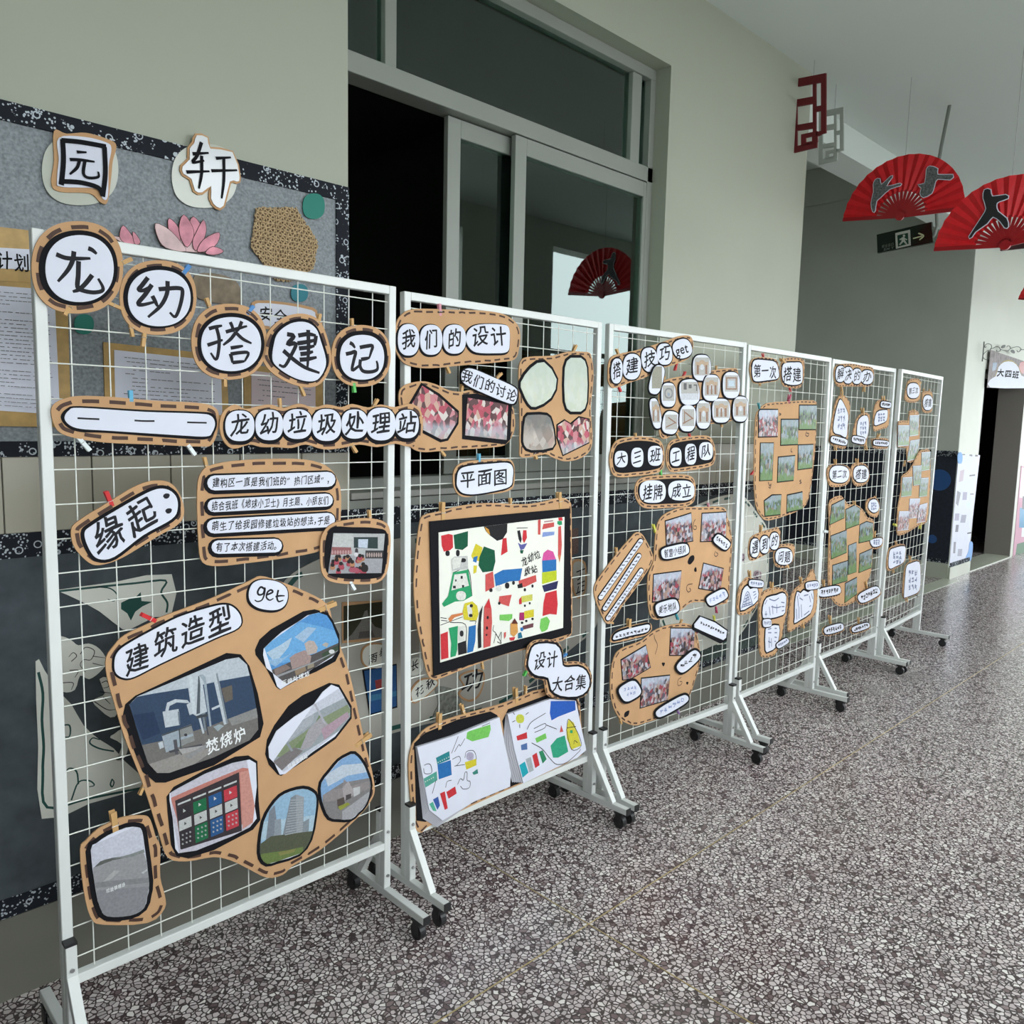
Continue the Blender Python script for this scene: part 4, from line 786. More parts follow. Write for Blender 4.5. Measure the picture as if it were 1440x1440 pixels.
b = bd(0, 'big', 'photo_board', 'largest kraft board with six cut-out building photos, lower half of the nearest rack', 'largest kraft photo board',
       P('p 149,925 160,908 175,893 212,875 225,868 300,840 350,817 367,810 392,817 430,832 460,850 468,880 475,900 492,950 512,1040 526,1100 522,1125 495,1157 450,1195 412,1217 397,1230 375,1234 350,1222 325,1210 300,1205 262,1211 236,1206 225,1178 200,1100 175,1037 160,987 150,950'), n=3)
c = b.card(P('e 640,540 650,480 700,430 850,345 1000,270 1150,222 1250,200 1310,215 1350,270 1335,330 1200,390 900,530 750,605 690,610 650,585'), .005)
for ch, x, y in (('建', 192, 927), ('筑', 232, 904), ('造', 270, 888), ('型', 308, 874)): b.text(ch, (x-19, y+6), (x+19, y-5), 38, c)
c = b.card(EL('d', 385, 1345, 110, 84, 8), .005, shift=(-.6, 1.2)); b.ink([P('g 112,262 85,250 62,285 72,310 105,300 118,255 115,300 95,350 60,362 38,350'), P('g 128,312 178,290 165,272 138,290 130,330 155,352 185,338'), P('g 222,272 212,330 225,362 262,352'), P('g 200,325 235,318 272,318')], 2.6, c)
# incinerator photo
q = P('p 181,990 192,979 250,955 317,927 335,924 346,934 354,965 361,1005 362,1025 350,1040 300,1064 237,1086 220,1086 207,1072 193,1030')
b.sheet('black_border', P('p 172,1007 176,990 190,978 250,950 318,918 338,920 350,936 362,975 370,1017 365,1036 300,1076 232,1100 218,1100 200,1085 186,1050'), BLACK, 1, n=1); c = b.sheet('photo_print', q, PAPER, 2, n=1)
SI = (.36, .42, .47); LI = (.55, .60, .64); DK = (.10, .10, .11)
b.art(c, q, [((.52, .57, .62), P('p 170,920 370,920 370,1100 170,1100')), ((.045, .075, .13), P('f -100,330 50,300 240,270 420,230 640,190 640,420 420,500 0,650')), ((.03, .05, .10), P('f -60,420 60,400 100,520 0,560')), ((.19, .18, .17), P('f -60,600 120,560 380,480 660,370 680,560 200,820 0,800')), ((.28, .28, .27), P('f 480,440 640,380 660,430 500,480')), ((.33, .31, .29), P('f 20,700 260,620 420,600 200,760 60,760')),
    (LI, P('f 110,400 200,385 208,475 125,490')), (SI, P('f 105,530 270,470 290,560 130,630')), ((.28, .29, .28), P('f 200,500 272,478 285,520 210,545')), ((.28, .29, .28), P('f 208,560 286,535 290,565 215,590')), (DK, P('f 170,560 190,555 200,640 180,640')), (LI, P('f 85,575 110,565 118,600 95,610')),
    (LI, P('f 125,395 135,350 180,330 250,335 262,350 250,352 190,348 150,368 142,400')), (LI, P('f 245,360 270,345 285,410 262,420')), (LI, P('f 245,205 275,190 315,188 330,210 360,400 300,425 275,410')), ((.62, .68, .72), P('f 255,205 275,195 300,415 280,405')), (SI, P('f 315,195 335,190 352,205 385,480 375,485 340,230')), ((.20, .24, .27), P('f 330,410 350,405 362,500 345,510')),
    (LI, P('f 388,185 418,178 478,465 455,475')), ((.25, .29, .32), P('f 410,190 418,180 478,465 468,468')), (LI, P('f 310,430 322,425 345,520 335,525')), (LI, P('f 385,380 430,360 434,372 388,392')), ((.35, .42, .45), P('f 395,485 430,470 455,480 420,510')), ((.15, .13, .11), P('f 440,270 500,250 505,330 460,350')), ((.06, .07, .08), P('f 300,425 360,410 365,425 300,440')), ((.08, .09, .10), P('f 105,528 272,470 274,478 107,537')), ((.07, .08, .09), P('f 200,500 206,498 220,640 212,642')), ((.10, .12, .14), P('f 300,415 320,408 322,250 316,200 310,200')), ((.07, .07, .08), P('f 345,430 350,428 370,530 362,532')), ((.05, .05, .06), EL('f', 240, 530, 9, 8)), ((.16, .20, .24), P('f 195,400 205,398 210,470 202,474')), ((.08, .08, .09), P('f 145,620 330,580 332,590 150,632')), ((.42, .41, .40), P('f 200,610 340,590 345,600 220,640')), ((.30, .30, .30), P('f 230,650 400,560 405,570 260,665'))])
b.text('焚烧炉', (288, 1051), (345, 1028), 21, c, 2.4, M('white_print_ink', (.78, .80, .80), .5), jit=1.2)
# silo photo
q = P('g 105,780 110,730 170,670 250,600 380,520 450,470 540,450 600,470 640,530 690,660 690,740 640,800 500,880 330,990 240,1045 215,1025 180,920 130,880')
b.sheet('black_border', P('g 45,740 80,660 170,580 420,440 510,425 610,450 650,510 700,620 705,760 670,830 520,910 400,960 240,1050 210,1030 130,880 50,780'), BLACK, 1, n=1); c = b.sheet('photo_print', q, PAPER, 2, n=1)
b.art(c, q, [((.10, .30, .62), P('g 0,400 720,400 720,1100 0,1100')), ((.16, .40, .70), P('g 100,700 400,520 560,560 700,600 700,760 150,860')), ((.45, .58, .70), P('g 130,760 240,700 330,640 300,720 200,840')), ((.38, .52, .68), P('g 350,640 450,560 520,570 420,680')), ((.30, .48, .68), P('g 120,820 260,800 330,760 200,870')), ((.10, .09, .09), P('g 160,900 320,830 500,770 700,680 720,800 240,1080')), ((.38, .28, .26), P('g 310,800 350,770 430,740 480,790 470,840 330,890')), ((.50, .42, .38), P('g 425,690 460,665 500,670 530,720 520,760 450,780')), ((.45, .42, .38), P('g 560,700 590,680 615,690 600,720')), ((.25, .19, .17), P('g 190,890 280,850 320,880 200,940')), ((.05, .08, .05), P('g 560,770 690,700 690,740 580,820')), ((.30, .22, .15), P('g 350,900 430,860 440,900 360,940')), ((.33, .28, .2), P('g 450,860 500,840 500,870 450,890')), ((.32, .33, .34), P('g 200,940 500,830 690,740 690,746 500,840 210,955')), ((.7, .7, .7), EL('g', 638, 752, 22, 16))])
b.text('压缩处理站', (394, 961), (434, 946), 7, c, 2.4, MATS['white_print_ink'])
# bridge photo
q = P('f 710,660 705,600 750,510 850,430 960,360 1010,290 1060,250 1100,265 1165,380 1165,430 1080,540 950,630 800,750 770,755 740,690')
b.sheet('black_border', P('f 690,640 700,560 740,480 820,370 900,310 1050,240 1105,250 1175,370 1175,440 1085,555 950,650 780,762 760,755 710,700'), BLACK, 1, n=1); c = b.sheet('photo_print', q, PAPER, 2, n=1)
b.art(c, q, [((.60, .62, .70), P('f 680,200 1200,200 1200,800 680,800')), ((.34, .38, .40), P('f 700,560 980,400 1180,300 1180,460 700,760')), ((.25, .30, .18), P('f 720,640 900,520 1000,440 1150,360 1170,400 1000,520 780,660')), ((.42, .44, .48), P('f 700,600 860,480 960,410 960,460 760,610')), ((.18, .25, .12), P('f 850,600 950,500 990,420 1000,430 900,610')), ((.40, .38, .40), P('f 930,500 1000,430 1040,470 940,600 880,620')), ((.22, .20, .20), P('f 720,690 850,600 900,620 760,750')), ((.30, .33, .36), P('f 760,505 772,500 845,620 832,625')), ((.45, .45, .50), P('f 955,350 965,345 1030,465 1018,470')), ((.45, .32, .38), P('f 1000,500 1150,400 1160,430 1020,560'))])
b.text('垃圾中转站', (403, 1078), (431, 1061), 7, c, 2.4, MATS['white_print_ink'])
# sorting bins photo
q = P('f 150,900 150,860 200,830 350,750 500,690 600,670 635,690 640,820 628,930 640,1000 600,1050 500,1100 300,1180 200,1195 182,1170 168,1000')
b.sheet('black_border', P('f 140,960 135,880 175,825 350,730 520,655 595,648 645,680 652,900 662,1010 620,1065 400,1180 250,1225 190,1212 160,1150'), BLACK, 1, n=1); c = b.sheet('photo_print', q, PAPER, 2, n=1)
lay = [((.60, .58, .66), P('f 130,640 660,640 660,1220 130,1220')), ((.55, .22, .18), P('f 155,885 350,800 560,715 640,725 640,1000 215,1170 190,1000')), ((.62, .30, .25), P('f 545,740 636,720 636,1010 560,1060')), ((.05, .04, .045), P('f 180,900 540,740 556,1070 215,1175'))]
bc = [(.04, .035, .04), (.02, .16, .07), (.03, .11, .28), (.55, .06, .08)]
for k in range(4):
    x0, x1 = 195+k*86, 268+k*86
    def yy(x, r): return 935-(x-195)*.40+r
    lay += [(bc[k], [(200+x/4, 900+v/4) for x, v in ((x0, yy(x0, 10)), (x1, yy(x1, 10)), (x1+4, yy(x1, 75)), (x0+4, yy(x0, 75)))]), ((.55, .56, .55), [(200+x/4, 900+v/4) for x, v in ((x0+6, yy(x0, 80)), (x1+3, yy(x1, 80)), (x1+6, yy(x1, 138)), (x0+9, yy(x0, 138)))]),
            (bc[k], [(200+x/4, 900+v/4) for x, v in ((x0+10, yy(x0, 145)), (x1+8, yy(x1, 145)), (x1+12, yy(x1, 238)), (x0+15, yy(x0, 238)))]), ((.60, .62, .62), [(200+x/4, 900+v/4) for x, v in ((x0, yy(x0, -18)), (x1, yy(x1, -18)), (x1, yy(x1, -8)), (x0, yy(x0, -8)))]),
            ((.60, .62, .60), EL('f', (x0+x1)/2, yy((x0+x1)/2, 36), 10, 12, n=3)), ((.10, .10, .10), EL('f', (x0+x1)/2+6, yy((x0+x1)/2, 108), 9, 11, n=3))]
    for r in (165, 190, 215):
        for e in (-18, 4, 24): lay.append(((.42, .42, .42), EL('f', (x0+x1)/2+10+e, yy((x0+x1)/2+e, r), 6, 6, n=5)))
b.art(c, q, lay)
# towers photo
q = P('f 660,1150 680,1020 720,940 770,880 830,850 900,835 950,850 975,890 965,1000 940,1120 880,1200 760,1240 700,1255 665,1220')
b.sheet('black_border', q, BLACK, 1, n=2, grow=.009); c = b.sheet('photo_print', q, PAPER, 2, n=2)
lay = [((.32, .50, .66), P('f 640,800 1000,800 1000,1280 640,1280')), ((.45, .60, .70), P('f 660,1020 980,980 980,1100 660,1120')), ((.22, .25, .29), P('f 710,960 740,925 750,1000 735,1130 690,1130')), ((.30, .34, .38), P('f 740,1010 775,1000 780,1140 735,1140')), ((.24, .27, .30), P('f 830,885 860,865 905,880 900,1090 800,1120 780,1120')), ((.34, .37, .40), P('f 860,865 905,880 897,1080 862,1090')), ((.26, .30, .33), P('f 900,1020 935,1000 930,1100 890,1110')), ((.10, .11, .07), P('f 650,1150 720,1100 800,1090 880,1080 960,1070 960,1280 650,1280')), ((.16, .22, .07), P('f 660,1200 800,1180 900,1160 900,1280 660,1280')), ((.25, .25, .09), P('f 760,1190 860,1170 850,1190 770,1210'))]
for k in range(14): lay.append(((.42, .44, .45), [(200+x/4, 900+v/4) for x, v in ((830-k*2.5, 895+k*15), (900, 893+k*13.5), (900, 897+k*13.5), (830-k*2.5, 900+k*15))]))
b.art(c, q, lay, n=2)
# village house photo
q = P('f 1002,870 1005,800 1050,740 1100,680 1150,650 1190,640 1235,690 1262,750 1280,820 1255,920 1210,970 1170,1005 1100,1005 1050,995 1020,940')
b.sheet('black_border', q, BLACK, 1, n=2, grow=.009); c = b.sheet('photo_print', q, PAPER, 2, n=2)
b.art(c, q, [((.25, .42, .66), P('f 980,600 1300,600 1300,1020 980,1020')), ((.55, .62, .70), P('f 1020,760 1120,700 1250,690 1260,740 1150,760 1040,820')), ((.24, .23, .23), P('f 1010,870 1120,800 1290,770 1290,1020 1010,1020')), ((.30, .27, .27), P('f 1010,870 1060,840 1120,830 1130,780 1170,820 1270,790 1275,830 1130,890 1020,910')), ((.42, .38, .38), P('f 1120,830 1155,790 1180,840 1180,870 1130,900')), ((.55, .56, .56), P('f 1180,830 1220,820 1220,860 1185,880')), ((.08, .07, .07), P('f 1140,870 1170,860 1170,885 1140,900')), ((.10, .08, .07), P('f 1090,895 1130,880 1135,915 1095,945')), ((.30, .33, .06), P('f 1095,935 1150,910 1165,920 1110,955')), ((.40, .40, .42), P('f 1120,960 1270,850 1280,880 1180,1005 1120,1005'))], n=2)
b = bd(0, 'fill', 'photo_board', 'kraft framed photo of a grey landfill at the lower left corner of the nearest rack', 'landfill photo sign', P('V 340,600 400,500 520,380 680,290 850,225 1060,215 1130,260 1190,450 1240,560 1240,900 1290,1100 1290,1260 1100,1420 600,1440 460,1360 380,1050'), n=3)
q = P('V 455,600 520,520 650,430 850,345 980,340 1030,380 1060,560 1110,960 1090,1120 1050,1250 900,1330 640,1340 560,1240 510,1050'); b.sheet('black_border', q, BLACK, 1, n=2, grow=.011); c = b.sheet('photo_print', q, PAPER, 2, n=2)
b.art(c, q, [((.62, .63, .72), P('V 400,300 1200,300 1200,1400 400,1400')), ((.34, .34, .35), P('V 480,790 600,740 850,670 1040,600 1110,800 1110,1400 500,1400')), ((.12, .13, .12), P('V 490,790 560,720 620,700 700,680 850,660 940,630 940,660 700,710')), ((.25, .27, .26), P('V 700,690 900,640 1050,585 1060,620 860,680')), ((.45, .44, .44), P('V 590,950 720,820 780,830 680,920')), ((.26, .26, .27), P('V 500,960 800,930 1110,900 1110,960 520,1020')), ((.28, .28, .30), P('V 520,1050 1110,1000 1110,1400 520,1400')), ((.55, .56, .58), P('V 1020,850 1085,805 1090,825 1040,860'))], n=2)
b.text('垃圾填埋场', (148, 1252), (175, 1242), 6, c, 2.4, MATS['white_print_ink'])
# ---- rack 2
b = bd(1, 'wmdsj', 'title_strip', 'rounded kraft title strip with five characters at the top of the second rack', 'five character title strip', P('A 62,380 75,270 110,200 200,160 450,165 650,172 780,195 860,250 888,320 880,420 850,490 750,508 500,530 300,548 180,535 105,490'))
for k, (cx, cy, rx, ry, t) in enumerate(((155, 362, 70, 103, '我'), (303, 362, 73, 98, '们'), (455, 358, 75, 95, '的'))):
    c = b.card(EL('A', cx, cy, rx, ry), .005, shift=(-.7, 1)); b.text(t, (540+(cx-50)/4.645, 400+(cy+4)/4.645), (540+(cx+50)/4.645, 400+cy/4.645), 26, c)
c = b.card(P('A 530,350 555,290 620,262 760,262 810,285 815,380 800,440 720,450 600,445 550,410'), .005, shift=(-.7, 1)); b.text('设计', (540+560/4.645, 473), (540+800/4.645, 471), 27, c)
b = bd(1, 'talk', 'photo_board', 'wide kraft board with two photos of children in red around a table, second rack', 'discussion photo board', P('A 95,720 130,660 240,632 330,650 420,690 500,700 620,690 820,785 850,850 850,950 800,1040 700,1065 400,1085 250,1095 170,1060 140,1000 110,850'), cat='photo board')
q = P('A 172,790 245,662 350,730 475,840 470,900 405,1005 370,1012 250,950 232,860'); b.photo(q, DESK, .010, lvl=1)
q = P('A 540,740 805,785 795,1015 525,985'); b.sheet('black_border', P('A 508,720 605,712 832,790 822,1010 790,1045 508,1010'), BLACK, 1, n=1); b.sheet('photo_print', q, DESK, 2, n=1)
b = bd(1, 'talkcap', 'caption_strip', 'tilted white capsule with five thin characters above the discussion photos', 'tilted five character caption', P('A 498,600 512,555 570,542 700,594 856,664 875,720 862,778 820,788 700,742 526,662'), layer=1, mat=BLACK, dash=False, bname='black_border')
c = b.sheet('white_card', P('A 502,600 518,562 570,550 700,602 850,672 866,722 853,768 820,778 700,733 532,654'), PAPER, 1); b.text('我们的讨论', (540+502/4.645, 400+585/4.645), (540+862/4.645, 400+738/4.645), 18, c, 1)
b = bd(1, 'four', 'photo_board', 'kraft board with two pale plans and two darker photos, upper right of the second rack', 'four photo board', P('A 878,600 892,500 950,472 1100,465 1200,440 1300,440 1350,460 1367,600 1350,800 1360,1000 1340,1090 1270,1140 1180,1155 1100,1130 1050,1110 900,1130 885,1050 885,850'), cat='photo board')
b.photo(P('A 888,640 955,545 1040,508 1122,620 1085,740 985,800 940,780 900,700'), SKETCH, .011, lvl=1, n=2); b.photo(EL('A', 1248, 655, 76, 178, sq=3.5), SKETCH, .011, lvl=1); b.photo(P('A 918,870 960,852 1060,855 1090,900 1108,1000 1095,1065 960,1082 912,1050 905,990'), DIM, .010, lvl=1, n=2)
b.photo(P('A 1130,920 1175,890 1215,915 1270,870 1335,882 1333,1030 1165,1112 1130,1000'), DESK, .006, lvl=1)
b = bd(1, 'plan', 'title_strip', 'small rounded kraft sign with three characters under a blue peg, second rack', 'three character plan sign', P('A 450,1290 462,1200 530,1158 650,1145 780,1138 840,1160 852,1250 838,1330 760,1362 620,1375 530,1390 475,1362'))
c = b.card(P('A 470,1290 485,1215 550,1185 700,1170 800,1165 835,1195 835,1260 815,1320 700,1352 580,1370 510,1362 478,1330'), .006); b.text('平面图', (540+484/4.645, 400+1275/4.645), (540+806/4.645, 400+1250/4.645), 23, c)
# the big drawing
b = bd(1, 'draw', 'framed_drawing', "children's drawing of trucks and towers on black card, centre of the second rack", 'large colour drawing', P('B 60,750 75,500 100,300 130,230 250,200 400,160 600,140 850,150 1000,130 1120,100 1185,130 1200,200 1202,600 1205,1000 1180,1110 1000,1170 700,1240 400,1350 250,1410 190,1415 150,1350 110,1150 80,1000'), n=3, cat='drawing')
b.sheet('black_card', P('B 165,272 1180,178 1190,1080 195,1390'), BLACK, 4, n=1, th=.002)
q = P('B 228,352 560,308 880,268 1138,240 1128,1040 800,1125 500,1212 240,1290'); c = b.sheet('drawing_paper', q, M('cream_drawing_paper', (.74, .74, .66), .8, var=.02), 5, n=1)
R_, G_, DG_, BL, Y_, K_ = (.62, .04, .05), (.03, .34, .14), (.01, .10, .05), (.03, .17, .45), (.68, .58, .04), (.02, .02, .022)
LG, OR, PK, NV = (.20, .58, .12), (.65, .22, .08), (.68, .10, .34), (.03, .03, .10); SA = (.62, .10, .09); PW_ = (.74, .74, .68)
def Bq(s): return P('B '+s)
lay = [(R_, Bq('245,375 300,362 330,370 332,460 310,480 265,490 250,450')), (DG_, Bq('335,370 440,342 438,450 400,478 345,470')), (K_, EL('B', 292, 502, 16, 20)), (K_, EL('B', 366, 500, 14, 24)), (K_, Bq('552,306 725,285 722,350 690,400 650,412 600,375 570,345')), (R_, Bq('690,395 718,390 726,490 678,518')), ((.6, .3, .05), Bq('560,310 590,330 600,370 575,350')),
    (Y_, Bq('495,432 545,460 520,560 475,545 462,520')), (BL, Bq('480,530 510,520 500,570 475,560')), (Y_, Bq('480,590 505,590 500,640 478,650')), (DG_, Bq('555,452 632,480 638,560 620,630 545,640 515,590 522,530')),
    (K_, Bq('795,340 815,335 828,400 820,430 805,400')), (R_, Bq('838,335 862,335 866,390 845,430 832,400')), ((.12, .12, .35), Bq('800,425 825,440 868,428 845,470 820,480')), (DG_, Bq('815,480 842,478 835,505 818,502')), (SA, Bq('945,262 965,258 963,368 945,366')), (SA, Bq('985,290 1062,278 1062,310 975,330')), ((.25, .35, .65), Bq('980,350 1065,345 1062,370 975,385')), ((.5, .3, .3), Bq('990,270 1055,262 1055,272 990,280')),
    (G_, Bq('1085,270 1118,268 1120,295 1100,300 1085,290')), (R_, Bq('1092,245 1120,242 1125,265 1095,268')), (SA, Bq('1092,310 1112,305 1118,440 1112,520 1090,520')), (OR, Bq('1088,515 1112,515 1102,570')), (PK, Bq('975,555 985,500 1015,475 1055,490 1075,545')), (BL, Bq('975,555 1078,545 1078,625 978,640')), ((.52, .60, .03), Bq('975,640 1080,625 1080,695 975,725')), (NV, Bq('975,735 1092,700 1080,758 990,782')), (R_, Bq('1000,790 1080,768 1088,870 1080,945 1030,940 978,955 985,860')), (LG, Bq('965,975 1010,958 1032,990 1015,1050 975,1078 958,1040')),
    (BL, Bq('628,655 690,622 832,610 815,700 740,705 640,742')), (SA, Bq('565,655 620,632 630,745 565,780')), (K_, EL('B', 605, 768, 12, 14)), (PW_, EL('B', 660, 755, 22, 22)), (K_, EL('B', 722, 735, 16, 22)), (K_, EL('B', 768, 715, 10, 14)), (SA, Bq('805,700 930,658 935,705 850,745 810,745')), (K_, Bq('795,730 830,715 835,750 800,755')), (K_, EL('B', 850, 765, 9, 12)), (K_, EL('B', 905, 738, 8, 12)),
    (SA, Bq('665,812 755,800 742,855 735,885 660,860')), (K_, EL('B', 665, 862, 9, 11)), ((.62, .60, .12), Bq('825,812 905,797 905,842 820,860')), (R_, Bq('808,835 825,815 828,868 808,870')), (K_, EL('B', 850, 880, 7, 9)), (K_, EL('B', 885, 862, 7, 9)), (LG, Bq('668,945 760,940 758,972 735,990 668,985')), ((.4, .03, .15), Bq('812,930 845,928 845,985 810,985')), (Y_, Bq('845,920 915,906 915,960 845,975')), (K_, EL('B', 860, 990, 9, 9)), (K_, EL('B', 905, 975, 9, 9)), (K_, EL('B', 830, 1003, 9, 9)), ((.16, .06, .07), Bq('835,1025 912,1005 910,1035 830,1055')), (BL, EL('B', 828, 1050, 11, 14)),
    ((.55, .55, .53), Bq('318,545 340,525 435,520 440,615 325,628')), (K_, EL('B', 402, 552, 22, 15)), (PW_, Bq('322,550 342,532 395,530 380,600 330,620')), (G_, Bq('330,640 440,618 468,810 405,845 345,850 265,888 250,865 295,810')), (PW_, Bq('340,655 425,645 445,735 318,770')), (PW_, EL('B', 388, 808, 36, 34)), (K_, Bq('330,735 350,735 350,755 330,755')), (K_, Bq('385,665 400,665 400,685 385,685')), (K_, Bq('395,730 410,730 410,748 395,748')), (K_, Bq('345,690 355,690 355,705 345,705')),
    (Y_, Bq('415,862 470,848 505,880 515,940 500,985 455,985 410,980 400,920')), (PW_, Bq('430,880 455,868 470,920 465,965 440,960')), (K_, EL('B', 462, 880, 12, 12)), (K_, EL('B', 458, 950, 14, 12)), (OR, Bq('295,975 320,945 400,930 400,945 340,965 310,998')), (R_, Bq('240,1085 292,1065 298,1270 265,1288 245,1280')), (G_, Bq('300,1040 365,1025 360,1200 345,1255 312,1255 318,1150')), (K_, Bq('365,1150 425,1130 430,1240 370,1252')), (PW_, Bq('370,1030 415,1025 412,1130 375,1140')), (K_, EL('B', 392, 1080, 14, 22)), (BL, Bq('445,1030 495,1018 492,1130 468,1235 432,1222 440,1120')), (K_, Bq('520,930 545,878 532,1000 535,1180 512,1188 508,1050')), (SA, Bq('555,890 590,825 608,905 612,1000 600,1170 550,1185 552,1000')), (K_, EL('B', 580, 965, 8, 12)), (K_, EL('B', 575, 1040, 8, 12)), (K_, EL('B', 572, 1090, 6, 8)), (R_, Bq('560,890 590,828 606,900')),
    ((.70, .35, .10), Bq('745,1010 770,990 795,1010 800,1070 770,1105 745,1085')), ((.12, .03, .02), Bq('752,1010 775,970 800,1010')), (R_, Bq('735,1110 780,1105 770,1130 745,1132')), ((.02, .16, .26), Bq('800,1078 822,1070 832,1110 800,1118')), (SA, Bq('698,1075 712,1068 712,1100 700,1120'))]
b.art(c, q, lay, 5, CRAYON, 'crayon_drawing')
b.text('龙幼垃', (730, 791), (757, 777), 13, c, 5.5, jit=2); b.text('圾站', (734, 804), (753, 797), 12, c, 5.5, jit=2)
b.ink([Bq('240,965 285,972'), Bq('245,985 290,990'), Bq('240,1020 400,960'), Bq('310,1000 420,1015 425,1140'), Bq('450,990 495,990 490,1012'), Bq('625,1020 620,1060 640,1080 625,1150'), Bq('640,1080 680,1150 650,1140'), Bq('660,1110 680,1070 675,1150'), Bq('440,870 470,890'), Bq('790,320 870,318'), Bq('330,640 440,618 468,810'), Bq('390,775 392,840')], .8, c, 5.4, INK, 'ink_lines', False)
b = bd(1, 'album', 'caption_strip', 'stepped cloud sign with five characters in two lines, lower right of the second rack', 'stepped cloud sign', P('p 739,926 742,909 752,900.5 768,899 783,902 791,914 793,930 808,930 824,934 832,950 830,968 820,980 800,983 780,982 768,976 765,958 758,955 746,952 738,938'), layer=3, n=2, dl=.02, dw=.005, gap=.013, inset=.004)
SH = P('p 743,925 747,911 757,905 780,906 788,918 790,935 798,938 812,937 823,943 828,957 824,971 810,979 787,978 774,969 770,953 756,950 748,946 742,936')
b.sheet('black_border', SH, BLACK, 1, n=2, grow=.009, shift=(.3, .4)); c = b.sheet('white_card', SH, PAPER, 2, n=2); b.text('设计', (749, 930), (784, 924), 23, c); b.text('大合集', (774, 963), (824, 957), 21, c)
b = bd(1, 'pages', 'drawing_board', 'kraft board carrying two curling stacks of crayon drawings, foot of the second rack', 'two stacks of drawings', P('C 68,740 90,620 120,570 200,490 400,415 640,350 780,305 980,232 1200,285 1232,450 1245,650 1210,695 1000,800 650,950 300,1115 190,1170 150,1205 105,1150 80,950'), n=3, cat='drawing')
b.sheet('black_border', P('C 105,600 180,530 400,440 620,385 665,410 700,520 745,800 740,880 400,1015 180,1130 120,1120'), BLACK, 1, n=1); b.sheet('black_border', P('C 700,450 740,370 1000,275 1200,290 1225,450 1250,665 1000,790 760,890 735,860 725,600'), BLACK, 1, n=1)
def stack(back, front, seed, lay, lines):
    GP = M('grey_paper_edge', (.42, .42, .46), .8)
    (bx, by), fx = back, front; n = 6
    for k in range(n):
        t = k/(n-1); pts = [((p[0]*(1-(1-t)*.0))+bx*(1-t)*w_, p[1]+by*(1-t)*w_) for p, w_ in fx]; b.sheet('drawing_page', pts, GP if k < n-1 else PAPER, 2+k*1.1, n=1, th=.0006)
    q = [p for p, w_ in fx]; o = b.sheet('drawing_page', q, PAPER, 2+n*1.1, n=1, th=.0006)
    b.art(o, q, lay, 2+n*1.1, CRAYON, 'crayon_drawing'); b.ink(lines, .7, o, 2.1+n*1.1, INK, 'ink_lines', False)
def Cq(s): return P('C '+s)
w1 = [0, 0, 0, 0, .0, .15, .5, 1, .8, .5]
f1 = list(zip(Cq('110,620 350,545 630,432 665,420 700,600 742,790 735,885 500,980 280,1112 190,1040'), (0, 0, 0, 0, 0, .1, .2, .3, .8, 1)))
stack((-6, 14), f1, 1, [(LG, Cq('440,560 445,520 490,490 600,450 605,500 590,550 480,580')), (BL, Cq('245,735 335,705 342,805 255,835')), ((.03, .25, .28), Cq('235,690 325,645 330,700 245,735')), ((.10, .38, .30), Cq('152,830 240,780 245,840 165,890')), (Y_, Cq('430,720 508,695 508,740 440,770')), ((.45, .42, .55), EL('C', 465, 680, 26, 28)), (R_, Cq('262,930 295,915 315,1030 295,1040')), (R_, Cq('305,920 365,882 375,930 320,965')), ((.05, .12, .40), Cq('215,970 250,950 262,1010 245,1040')), ((.10, .45, .30), Cq('190,1000 215,985 240,1050 215,1045')), ((.05, .25, .20), Cq('480,790 515,765 520,795 490,805'))]+[(PW_, EL('C', 250+14*k, 720-7*k, 4, 5, n=4)) for k in range(6)]+[(PW_, EL('C', 165+13*k, 850-7*k, 4, 5, n=4)) for k in range(5)],
      [Cq('155,740 180,730 200,740 205,790 160,795 152,760'), Cq('430,690 440,650 480,640 500,660 508,700'), Cq('385,545 340,660'), Cq('430,560 400,610 390,600 360,650'), Cq('360,745 430,735'), Cq('345,700 390,680 400,710 375,740'), Cq('380,870 400,830 420,840 430,790 445,790 445,840 465,850 460,890 420,900 400,880'), Cq('235,840 210,930'), Cq('300,890 310,850 340,840'), Cq('545,478 600,455')])
f2 = list(zip(Cq('720,400 860,350 1010,295 1180,308 1215,480 1250,640 1190,690 1000,780 825,862 765,640'), (0, 0, 0, 0, 0, .05, .1, .2, .9, 1)))
stack((-14, 0), f2, 2, [((.60, .62, .08), EL('C', 803, 428, 28, 30)), ((.03, .12, .50), Cq('1010,310 1175,308 1178,370 1060,415 1015,440 1003,390')), (R_, Cq('778,545 848,518 852,560 785,575')), ((.10, .18, .40), Cq('808,605 850,590 852,635 812,640')), (LG, Cq('905,560 975,525 982,560 915,590')), ((.04, .38, .22), Cq('1008,610 1050,560 1105,540 1128,650 1060,690 1025,690')), ((.68, .62, .06), Cq('1115,500 1130,430 1165,455 1190,520 1215,610 1150,635 1118,560')), (SA, Cq('1070,520 1080,470 1095,515')), ((.02, .40, .48), Cq('798,740 835,715 860,790 820,825')), ((.42, .46, .48), Cq('840,700 875,685 895,775 865,790')), (R_, Cq('885,675 915,655 935,740 905,760')), ((.03, .25, .12), Cq('930,650 955,640 982,700 955,730')), (G_, Cq('1140,505 1158,505 1158,525 1140,525'))],
      [Cq('850,500 880,450 975,390'), Cq('980,470 1050,498'), Cq('880,590 950,630 1000,690 1050,735 1120,720 1200,650 1210,630'), Cq('895,495 970,460 968,490 900,520'), Cq('1165,600 1170,575 1190,590'), Cq('765,400 755,385'), Cq('840,400 860,385'), Cq('800,465 800,490'), Cq('770,440 750,450'), Cq('1118,490 1180,480'), Cq('1118,500 1130,430 1190,520 1215,610 1150,635 1115,500')])
